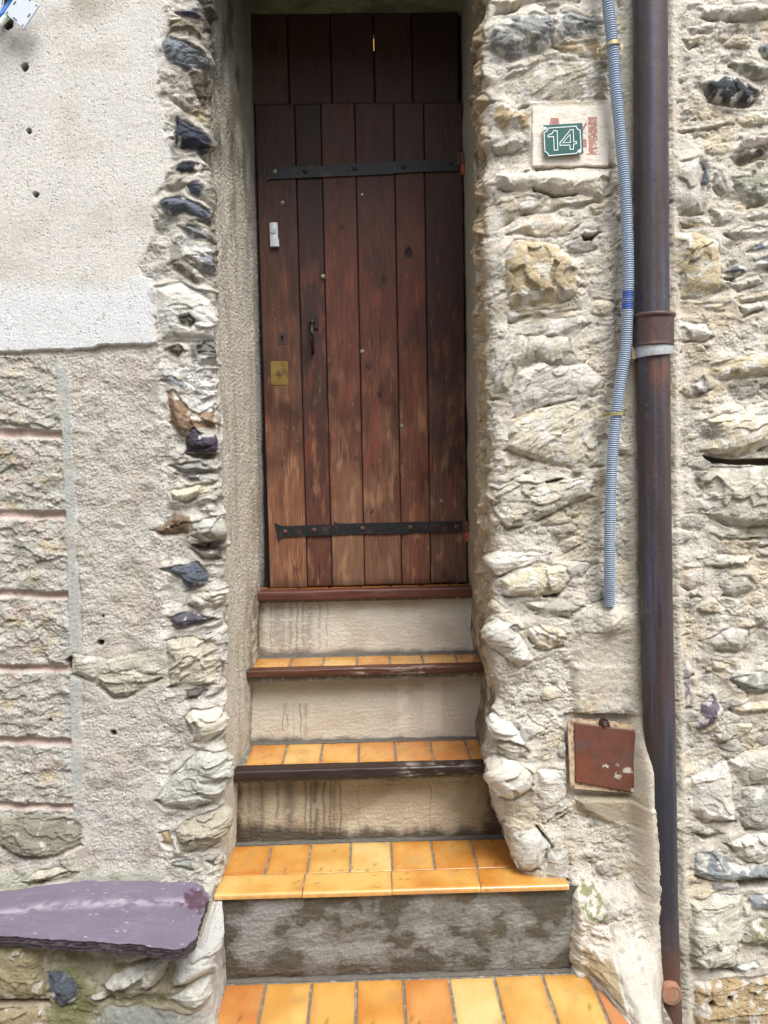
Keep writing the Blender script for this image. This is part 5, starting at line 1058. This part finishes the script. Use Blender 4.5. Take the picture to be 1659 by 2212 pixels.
# ------------------------------------------------------------------ house number on its painted patch
YP = 2.482
xs_ = [fp('S5', 175, 600, YP)[0], fp('S5', 1405, 600, YP)[0]]; zs_ = [fp('S5', 700, 1145, YP)[2], fp('S5', 700, 185, YP)[2]]
Xg, Zg = np.meshgrid(np.arange(xs_[0], xs_[1]+.001, .0012), np.arange(zs_[0], zs_[1]+.001, .0012))
Ug, Vg = proj(Xg, np.full(Xg.shape, YP), Zg); sx5 = (Ug*1.736-1950)/.2411; sy5 = (Vg*1.736-350)/.2411
C = srgb(222, 215, 204)*(1+.03*fbm(Xg*60, Zg*90, 3, 801)+.05*fbm(Xg*9, Zg*9, 4, 802))[..., None]
C = mixa(C, srgb(196, 176, 156), .4*sst(.2, .5, fbm(Xg*22, Zg*30, 4, 803)))
def poly5(pts, wob=5): return sst(-3, 3, sdf(sx5, sy5, np.array(pts, float))+wob*fbm(Xg*90, Zg*90, 3, 804))
redp = srgb(172, 118, 108)
for pts, er in (([(478,386),(606,382),(612,530),(462,530),(452,490)], -.9), ([(1053,372),(1195,363),(1210,957),(1072,960)], .05), ([(1028,438),(1044,482),(1004,555),(955,640),(940,600),(990,500)], -.3), ([(955,712),(1035,710),(1042,845),(955,850)], -.9), ([(1025,942),(1258,934),(1258,950),(1030,956)], .0)):
    fade = sst(er-.35, er-.05, -fbm(Xg*150, Zg*130, 3, 805)+(.0 if er < 0 else -.75*sst(520, 900, sy5)*sst(1090, 1250, sx5)+.32)) if er > -.5 else 1
    C = mixa(C, redp*.9, .88*poly5(pts)*fade)
C = mixa(C, srgb(190, 150, 140), .35*sst(0, .4, fbm(Xg*120, Zg*120, 3, 806))*poly5([(1100,690),(1280,690),(1300,900),(1100,930)], 30))
e5 = np.minimum(np.minimum(sx5-175, 1405-sx5), np.minimum(sy5-185, 1145-sy5))+16*fbm(Xg*25, Zg*25, 4, 807)
Yg = YP+.0006*fbm(Xg*80, Zg*120, 3, 808)+.002*fbm(Xg*12, Zg*12, 3, 809)+.03*sst(26, -6, e5)
link('painted_number_panel', grid_mesh('number_panel', np.stack([Xg, Yg, Zg], -1), C, np.full(Xg.shape, .85)), mat_attr('lime_paint', s1=300, a1=.05, bump=.25, dist=.001), rw, 'flat cream lime patch with old red painted figures')
pl_c = [fp('S5', x, y, YP) for x, y in ((352,525),(953,487),(966,962),(367,998))]
hn = thing('house_number_plate', 'green enamel plate reading 14 in white outlined figures', 'house number', tuple(np.mean(pl_c, axis=0)))
M_gr = mat_flat('green_enamel', srgb(44, 92, 88), .3, noise=.06, scale=60, bump=.02); M_wh = mat_flat('white_enamel', srgb(226, 234, 234), .35, noise=.03, bump=0)
yp = YP-.014
bm = bmesh.new(); prism(bm, [(p[0], p[2]) for p in pl_c], yp, yp+.0035); bm_obj('plate', bm, M_gr, hn, bevel=.0006)
def ring(pts, w_, y0, y1, name, mat, parent, fr='S5'):
    P_ = [Vector(fp(fr, x, y, yp)[[0, 2]]) for x, y in pts]; n = len(P_); inn_, out_ = [], []
    for i in range(n):
        a, b, c = P_[i-1], P_[i], P_[(i+1) % n]; d1 = (b-a).normalized(); d2 = (c-b).normalized()
        n1 = Vector((-d1.y, d1.x)); n2 = Vector((-d2.y, d2.x)); m_ = (n1+n2); m_ = m_.normalized() if m_.length > 1e-6 else n1
        k = min(2.2, 1/max(.2, m_.dot(n1))); inn_.append(b+m_*k*w_/2); out_.append(b-m_*k*w_/2)
    bm = bmesh.new(); vi = [[bm.verts.new((p.x, yy, p.y)) for p in L_] for L_, yy in ((out_, y0), (inn_, y0), (inn_, y1), (out_, y1))]
    for r_ in range(4):
        A_, B_ = vi[r_], vi[(r_+1) % 4]
        for i in range(n): bm.faces.new((A_[i], A_[(i+1) % n], B_[(i+1) % n], B_[i]))
    return bm_obj(name, bm, mat, parent)
def arc5(cx, cy, r, a0, a1, n=6): return [(cx+r*math.cos(RAD(a0+(a1-a0)*k/n)), cy+r*math.sin(RAD(a0+(a1-a0)*k/n))) for k in range(n+1)]
bord = arc5(372, 545, 62, 88, -2)+arc5(938, 511, 62, 180, 94)+arc5(950, 935, 62, -90, -178)+arc5(384, 972, 62, 0, -86)
ring(bord, .0024, yp-.0008, yp, 'border', M_wh, hn)
ring([(437,680),(434,655),(500,622),(522,583),(578,580),(588,884),(532,886),(522,672)], .0024, yp-.0008, yp, 'numeral_one', M_wh, hn)
n4 = ring([(784,568),(828,566),(834,752),(878,752),(880,782),(833,790),(832,868),(780,872),(776,806),(624,810),(620,772)], .0024, yp-.0008, yp, 'numeral_four', M_wh, hn)
ring([(778,636),(784,764),(666,771)], .0022, yp-.0008, yp, 'counter', M_wh, n4)
for x, y in ((388,552),(928,906)):
    p = fp('S5', x, y, yp); bm = bmesh.new(); revolve(bm, [(.0052, 0), (.0050, .002), (.0026, .0026), (.0024, .0012), (0, .0012)], (p[0], yp, p[2]), n=18); bm_obj('screw', bm, M_wh, hn, smooth=False)

# ------------------------------------------------------------------ corrugated conduit and its clips
YC = 2.44
cl_ = [(1309,-120),(1313,0),(1323,95),(1331,200),(1341,300),(1349,390),(1355,500),(1357,600),(1356,650),(1352,750),(1341,820),(1332,890),(1323,980),(1319,1080),(1317,1160),(1319,1240),(1324,1312)]
cd = thing('corrugated_conduit', 'pale blue ribbed conduit curving down the wall beside the downpipe', 'conduit', tuple(un(1324, 1312, Y=YC)))
cp = np.array([un(u, v, Y=YC) for u, v in cl_]); cp[-1][1] += .035; cp[-2][1] += .01
tt = np.concatenate([[0], np.cumsum(np.linalg.norm(np.diff(cp, axis=0), axis=1))])
def cat(t, ts, P_):
    o = []
    for q in t:
        i = int(np.clip(np.searchsorted(ts, q)-1, 0, len(ts)-2)); i0, i1, i2, i3 = max(i-1, 0), i, i+1, min(i+2, len(ts)-1)
        s_ = (q-ts[i])/(ts[i+1]-ts[i]); h = ts[i+1]-ts[i]
        m1 = (P_[i2]-P_[i0])/(ts[i2]-ts[i0]+1e-9)*h; m2 = (P_[i3]-P_[i1])/(ts[i3]-ts[i1]+1e-9)*h
        o.append((2*s_**3-3*s_**2+1)*P_[i1]+(s_**3-2*s_**2+s_)*m1+(-2*s_**3+3*s_**2)*P_[i2]+(s_**3-s_**2)*m2)
    return np.array(o)
PITCH = .0068; tl = np.arange(0, tt[-1], PITCH/6); cc = cat(tl, tt, cp); ta = np.gradient(cc, axis=0); ta /= np.linalg.norm(ta, axis=1)[:, None]
ph = tl/PITCH*2*math.pi; rr = .0172+.0011*np.tanh(1.6*np.cos(ph)); th = np.linspace(0, 2*math.pi, 25)
sd1 = np.cross(ta, np.array([0, 1, 0])); sd1 /= np.linalg.norm(sd1, axis=1)[:, None]; sd2 = np.cross(ta, sd1)
G = cc[:, None]+rr[:, None, None]*(np.cos(th)[None, :, None]*sd1[:, None]+np.sin(th)[None, :, None]*sd2[:, None])
rid = sst(-.3, .7, np.cos(ph))[:, None, None]*np.ones((1, 25, 1)); C = srgb(84, 104, 132)*(1-rid)+srgb(178, 192, 208)*rid  # dusty pale ridges; groove shade put into the darker valley colour
Uc, Vc = proj(cc[:, 0], cc[:, 1], cc[:, 2]); db_ = (sst(626, 632, Vc)*sst(672, 666, Vc))[:, None]*np.ones((1, 25)); C = mixa(C, srgb(26, 74, 160), .85*db_*(1-.35*sst(640, 646, Vc)*sst(656, 650, Vc))[:, None])
C = C*(1-.10*sst(0, .5, fbm(tl[:, None]*30, th[None]*1.5, 3, 5)))[..., None]
link('ribbed_sheath', grid_mesh('ribbed_sheath', G, C, np.full(G.shape[:2], .45)), mat_attr('pvc_conduit', s1=200, a1=.05, bump=.03, dist=.001), cd)
M_clip = mat_flat('brassy_clip_metal', srgb(176, 166, 126), .45, .5, noise=.15, scale=80)
def clip(u, v, label, tilt):
    p = un(u, v, Y=YC); t = thing('pipe_clip', label, 'pipe clip', (p[0], YC, p[2]), 'saddle clips holding the ribbed conduit')
    bm = bmesh.new(); n = 16; w_ = .006; rows = []
    prof = [(-.040, .026), (-.022, .026)]+[(-.0205*math.cos(math.pi*k/n), -.0205*math.sin(math.pi*k/n)*1.0) for k in range(n+1)]+[(.022, .026), (.040, .026)]
    for zo, of in ((-w_, 0), (w_, 0), (w_, .0018), (-w_, .0018)):
        rows.append([bm.verts.new((p[0]+x+(math.copysign(of, x) if abs(x) < .021 else 0)*.6, YC+y-of*(1 if abs(x) > .0205 else .8), p[2]+zo*(1.3 if abs(x) > .023 else 1)+tilt*x)) for x, y in prof])
    for r_ in range(4):
        for i in range(len(prof)-1): bm.faces.new((rows[r_][i], rows[r_][i+1], rows[(r_+1) % 4][i+1], rows[(r_+1) % 4][i]))
    bm.faces.new([rows[k][0] for k in range(4)]); bm.faces.new([rows[k][-1] for k in (3, 2, 1, 0)])
    bm_obj('saddle', bm, M_clip, t)
    for sx_ in (-.032, .032):
        bm = bmesh.new(); revolve(bm, [(.0048, 0), (.0042, .002), (.0012, .0024), (.001, .0012), (0, .0012)], (p[0]+sx_, YC+.0242, p[2]+tilt*sx_), n=14); bm_obj('screw', bm, M_bolt, t)
clip(1323, 97, 'brass saddle clip holding the conduit near the top, above the number', .10)
clip(1332, 894, 'brass saddle clip holding the conduit below the dark blue section', .02)

# ------------------------------------------------------------------ cast iron downpipe
YPi = 2.45
dp = thing('downpipe', 'rusty brown cast iron downpipe running down the wall into mortar', 'downpipe', tuple(un(1440, 2190, Y=YPi)))
cpts = [(1398,-500),(1405,0),(1410,650),(1417,1250),(1424,1560),(1432,2000),(1439,2180),(1442,2300)]
cp = np.array([un(u, v, Y=YPi) for u, v in cpts]); cp[0] = cp[1]+(cp[1]-cp[2])*1.2; tt = np.concatenate([[0], np.cumsum(np.linalg.norm(np.diff(cp, axis=0), axis=1))])
tl = np.arange(0, tt[-1], .004); cc = cat(tl, tt, cp); th = np.linspace(0, 2*math.pi, 49)
Uc, Vc = proj(cc[:, 0], cc[:, 1], cc[:, 2])
RP = np.full(len(tl), .0505)
G = np.stack([cc[:, 0][:, None]+RP[:, None]*np.cos(th), cc[:, 1][:, None]+RP[:, None]*np.sin(th), np.repeat(cc[:, 2][:, None], 49, 1)], -1)
TH = np.repeat(th[None], len(tl), 0)*.05*2; TZ = G[..., 2]; VV = np.repeat(Vc[:, None], 49, 1)
G[..., :2] += (.0007*fbm(TH*30, TZ*14, 4, 901))[..., None]*np.stack([np.cos(th), np.sin(th)], -1)[None]
up_ = sst(700, 500, VV); lowk = sst(1500, 1750, VV)*sst(2020, 1940, VV+8*fbm(TH*30, TZ*9, 3, 902))
C = (srgb(62, 54, 55)*np.ones(G.shape))*(1+.22*fbm(TH*14, TZ*5, 5, 903)+.10*fbm(TH*60, TZ*50, 3, 904))[..., None]
C = mixa(C, srgb(82, 62, 54), .5*sst(.0, .5, fbm(TH*22, TZ*2.0, 5, 905)))
C = mixa(C, srgb(76, 80, 100), .65*sst(.0, .45, fbm(TH*26+4, TZ*1.2, 4, 906)))
C = mixa(C, srgb(42, 44, 52), .8*lowk)
C = mixa(C, srgb(88, 60, 46), .8*sst(2020, 2060, VV+8*fbm(TH*30, TZ*9, 3, 902)))
C = mixa(C, srgb(128, 80, 54), .5*np.exp(-((VV-800)/40)**2)*sst(-.2, .4, fbm(TH*20, TZ*4, 3, 907)))
C = mixa(C, srgb(150, 136, 128), .3*sst(.45, .8, fbm(TH*60, TZ*16, 5, 908, .7))); C = C*(1+.10*grit(TH.shape, 92))[..., None]
C = mixa(C, srgb(34, 32, 34), .85*np.exp(-((TH-.1*4.55)/.012)**2-((VV-1325)/28)**2))
R_ = .48+.12*fbm(TH*20, TZ*8, 3, 909)-.08*lowk
M_pipe = mat_attr('rusted_cast_iron', s1=170, a1=.16, bump=.35, dist=.0015, s2=500, spec=.45)
link('pipe', grid_mesh('pipe', G, C, R_), M_pipe, dp)
zc1, zc0 = un(1410, 674, Y=YPi-.06)[2], un(1410, 742, Y=YPi-.06)[2]
xq = un(1411, 700, Y=YPi)[0]
prof = [(.0505, zc1+.005), (.060, zc1+.004), (.0665, zc1+.002), (.068, zc1-.003), (.0665, zc1-.008), (.0625, zc1-.010), (.0622, zc1-.03), (.062, zc1-.06), (.0622, zc0+.006), (.0632, zc0+.002), (.062, zc0-.002), (.054, zc0-.003)]
pr = []; 
for (r0_, z0_), (r1_, z1_) in zip(prof, prof[1:]):
    for k in range(4): pr.append((r0_+(r1_-r0_)*k/4, z0_+(z1_-z0_)*k/4))
pr = np.array(pr+[prof[-1]]); G = np.stack([xq+pr[:, 0][:, None]*np.cos(th), YPi+pr[:, 0][:, None]*np.sin(th), np.repeat(pr[:, 1][:, None], 49, 1)], -1)
TH = np.repeat(th[None], len(pr), 0)*.12
C = (srgb(78, 60, 58)*np.ones(G.shape))*(1+.2*fbm(TH*14, G[..., 2]*14, 4, 911))[..., None]; C = mixa(C, srgb(112, 84, 70), .5*sst(.1, .5, fbm(TH*18, G[..., 2]*18, 4, 912)))
link('socket_collar', grid_mesh('socket_collar', G, C, np.full(G.shape[:2], .55)), M_pipe, dp)
# galvanised bracket with crumbs of mortar
bkz1, bkz0 = un(1411, 740, Y=YPi-.06)[2], un(1411, 766, Y=YPi-.06)[2]; xq2 = un(1411.5, 752, Y=YPi)[0]
a_ = np.linspace(RAD(178), RAD(362), 40); rw_ = []
for r0_, dz in ((.0535, 0), (.0585, 0), (.059, -.002), (.059, -(bkz1-bkz0)*.5), (.059, -(bkz1-bkz0)+.002), (.0585, -(bkz1-bkz0)), (.0535, -(bkz1-bkz0))):
    rw_.append(np.stack([xq2+r0_*np.cos(a_)*1.0, YPi+r0_*np.sin(a_), bkz1+dz-.004*np.cos(a_)*-1+0*a_], -1))
G = np.array(rw_); C = (srgb(172, 178, 182)*np.ones(G.shape))*(1+.12*fbm(a_[None]*3+0*G[..., 0], G[..., 2]*60, 3, 921))[..., None]; C = mixa(C, srgb(150, 142, 124), .7*sst(.2, .5, fbm(a_[None]*4+0*G[..., 0], G[..., 2]*80, 3, 922)))
link('wall_bracket', grid_mesh('wall_bracket', G, C, np.full(G.shape[:2], .5)), M_pipe, dp, 'pale galvanised bracket band below the collar')
bm = bmesh.new(); boxm(bm, xq2-.075, xq2-.052, YPi-.005, 2.52, bkz0-.012, bkz1-.004); bm_obj('mortar_crumb', bm, mat_flat('mortar_lump', srgb(176, 164, 140), .95, noise=.3, scale=90, bump=1), dp, bevel=.006)
# terracotta coloured stub cap in front of the pipe foot
pc = fp('R8', 1132, 1810, YPi-.075); cpg = thing('pipe_stub_cap', 'round orange-rimmed grey cap poking from mortar at the downpipe foot', 'pipe cap', tuple(pc))
bm = bmesh.new(); revolve(bm, [(.034, -.035), (.034, -.001), (.0325, .001), (.030, .0015), (.026, .0016)], tuple(pc), n=32); bm_obj('stub_rim', bm, mat_flat('orange_primer', srgb(158, 110, 86), .7, noise=.25, scale=90, bump=.5, c2=srgb(150, 132, 110), s2=60), cpg)
bm = bmesh.new(); revolve(bm, [(.0258, .0002), (.015, .0010), (0, .0012)], tuple(pc), n=32); bm_obj('cap_face', bm, mat_flat('mottled_cap', srgb(140, 128, 112), .75, noise=.25, scale=60, bump=.4, c2=srgb(164, 112, 88), s2=35, thr=.52), cpg)

# ------------------------------------------------------------------ rusty access hatch
YH = 2.478
ha = thing('access_hatch', 'small rusty brown metal meter hatch set crooked in the wall', 'hatch', tuple(fp('S6', 760, 950, YH)))
def gridpoly(fr, q, y, n, fn, name, mat, parent, thick=.004):
    """quadrilateral sheet with corners q (tl, tr, br, bl), subdivided"""
    c = [fp(fr, x, yy, y) for x, yy in q]; s_ = np.linspace(0, 1, n); S, T = np.meshgrid(s_, s_)
    P_ = (c[0][None, None]*((1-S)*(1-T))[..., None]+c[1][None, None]*(S*(1-T))[..., None]+c[2][None, None]*(S*T)[..., None]+c[3][None, None]*((1-S)*T)[..., None])
    ed = np.minimum(np.minimum(S, 1-S), np.minimum(T, 1-T)); P_[..., 1] += np.where(ed <= 1e-6, thick, 0)
    C, R_, H_ = fn(P_[..., 0], P_[..., 2], S, T); P_[..., 1] -= H_
    return link(name, grid_mesh(name, P_, C, R_), mat, parent)
M_rust = mat_attr('rusty_painted_steel', s1=260, a1=.16, bump=.4, dist=.001, s2=700, spec=.4)
def hatchfn(X, Z, S, T):
    C = (srgb(104, 66, 54)*np.ones(X.shape+(3,)))*(1+.2*fbm(X*22, Z*22, 5, 931)+.08*fbm(X*200, Z*200, 2, 932))[..., None]
    C = mixa(C, srgb(92, 78, 76), .6*sst(.05, .45, fbm(X*12, Z*12, 4, 933))*(T < .62)); C = mixa(C, srgb(124, 70, 46), .6*sst(.0, .4, fbm(X*14, Z*9, 4, 934))*sst(.4, .7, T))
    q = np.exp(-((S-.85)/.09)**2-((T-.66)/.07)**2)+.9*np.exp(-((S-.5)/.08)**2-((T-.64)/.035)**2)+.8*np.exp(-((S-.68)/.08)**2-((T-.78)/.08)**2)+.7*np.exp(-((S-.68)/.05)**2-((T-.60)/.03)**2)+.9*np.exp(-((S-.93)/.06)**2-((T-.97)/.07)**2)
    m = sst(.5, .75, q+.6*fbm(X*110, Z*110, 5, 935, .7)); C = mixa(C, srgb(196, 196, 180), .85*m)
    return C, .55+.3*m, .0003*fbm(X*30, Z*30, 3, 936)+.0012*m
gridpoly('S6', [(292,432),(1196,552),(1228,1488),(312,1322)], YH-.003, 90, hatchfn, 'hatch_door', M_rust, ha)
def framefn(X, Z, S, T):
    C = (srgb(196, 176, 148)*np.ones(X.shape+(3,)))*(1+.1*fbm(X*60, Z*60, 4, 941))[..., None]
    C = mixa(C, srgb(120, 76, 50), .85*sst(-.05, .3, fbm(X*70, Z*70, 4, 942)+.35*(T < .14)-.1)); C = mixa(C, srgb(168, 160, 144), .6*sst(.0, .4, fbm(X*30, Z*30, 4, 943)))
    return C, np.full(X.shape, .8), .0006*fbm(X*80, Z*80, 3, 944)
gridpoly('S6', [(188,425),(310,375),(300,1420),(232,1395)], YH+.004, 30, framefn, 'frame_bar', M_rust, ha)
gridpoly('S6', [(290,372),(1240,452),(1200,560),(288,440)], YH+.0045, 40, framefn, 'frame_bar', M_rust, ha)
gridpoly('S6', [(1192,470),(1306,610),(1336,1482),(1224,1500)], YH+.0035, 30, framefn, 'frame_bar', M_rust, ha)
gridpoly('S6', [(250,1310),(320,1318),(1232,1490),(240,1412)], YH+.0050, 40, framefn, 'frame_bar', M_rust, ha)
pa = [fp('S6', x, y, YH)[[0, 2]] for x, y in [(655,472),(662,420),(700,380),(745,370),(785,395),(812,450),(826,502),(740,500)]]
bm = bmesh.new(); prism(bm, [tuple(p) for p in pa], YH-.002, YH+.010); la = bm_obj('latch_recess', bm, mat_flat('dark_latch_recess', srgb(46, 28, 22), .8), ha)
c = fp('S6', 735, 440, YH); bm = bmesh.new(); q_ = .007; prism(bm, [(c[0]-q_, c[2]+q_*1.1), (c[0]-q_*.95, c[2]-q_), (c[0]+q_, c[2]-q_*1.15), (c[0]+q_*.95, c[2]+q_*.95)], YH-.011, YH-.0019); bm_obj('square_key', bm, mat_flat('latch_square_steel', srgb(112, 88, 80), .5, .4), la, bevel=.0008)

# ------------------------------------------------------------------ junction box cover and cables, top left
YJ = 2.43
jb = thing('junction_cover', 'pale grey square cover plate hanging askew from cables at top left', 'junction box cover', tuple(fp('S7', 480, 250, YJ)))
q = [fp('S7', x, y, YJ) for x, y in ((395,-160),(830,120),(492,612),(98,272))]
bm = bmesh.new(); prism(bm, [(p[0], p[2]) for p in q], YJ-.003, YJ+.003); M_jb = mat_flat('grey_white_plastic', srgb(196, 204, 212), .45, noise=.04, bump=.03); bm_obj('plate', bm, M_jb, jb, bevel=.0012)
M_slot = mat_flat('slot_shadow_grey', srgb(72, 82, 96), .7)
def bar(bm, fr, p, q_, w_, y0, y1):
    a = Vector(fp(fr, *p, YJ)[[0, 2]]); b = Vector(fp(fr, *q_, YJ)[[0, 2]]); d = (b-a).normalized(); n_ = Vector((-d.y, d.x))*w_/2
    prism(bm, [tuple(a+n_), tuple(b+n_), tuple(b-n_), tuple(a-n_)], y0, y1)
for p_, q_ in (((282,372),(362,445)), ((588,368),(638,295)), ((600,-8),(648,28)), ((290,110),(340,42))):
    bm = bmesh.new(); bar(bm, 'S7', p_, q_, .0042, YJ-.0036, YJ-.0031); bm_obj('slot', bm, M_slot, jb)
for x, y in ((762,127),(163,273),(480,540)):
    p = fp('S7', x, y, YJ); bm = bmesh.new(); revolve(bm, [(.0028, 0), (.0028, .0005), (0, .0005)], (p[0], YJ-.0031, p[2]), n=12); bm_obj('screw_hole', bm, M_slot, jb)
def cable(name, label, cat_, fr, pts, r, col, ys, rough=.4):
    P_ = np.array([fp(fr, x, y, yy) for (x, y), yy in zip(pts, ys)]); ts = np.arange(len(P_), dtype=float)
    bm = bmesh.new(); tube(bm, [tuple(p) for p in cat(np.linspace(0, len(P_)-1, 6*len(P_)), ts, P_)], r, 12)
    o = bm_obj(name, bm, mat_flat(name+'_plastic', col, rough, noise=.06, bump=.05), None, smooth=True); o['label'] = label; o['category'] = cat_; return o
cable('blue_conduit', 'blue flexible conduit passing behind the hanging cover plate', 'conduit', 'S7', [(300,-120),(190,80),(90,230),(-30,350),(-160,430)], .0085, srgb(46, 104, 176), [2.46, 2.46, 2.455, 2.45, 2.46])
cable('white_cable', 'cream cable running out from under the hanging cover plate', 'cable', 'S7', [(250,250),(160,330),(60,430),(-40,540),(-160,640)], .0095, srgb(190, 200, 190), [2.45, 2.44, 2.435, 2.43, 2.44])
cable('black_cable', 'short black cable dropping down beside the blue conduit', 'cable', 'S7', [(160,-150),(140,-20),(135,90),(110,200),(150,330)], .007, srgb(18, 16, 18), [2.44, 2.46, 2.46, 2.475, 2.49])
cable('white_trunking', 'white curved tube at the top left corner of the wall', 'tube', 'S7', [(90,-160),(20,-60),(-10,60),(-20,190),(-40,300)], .008, srgb(210, 216, 226), [2.45]*5)
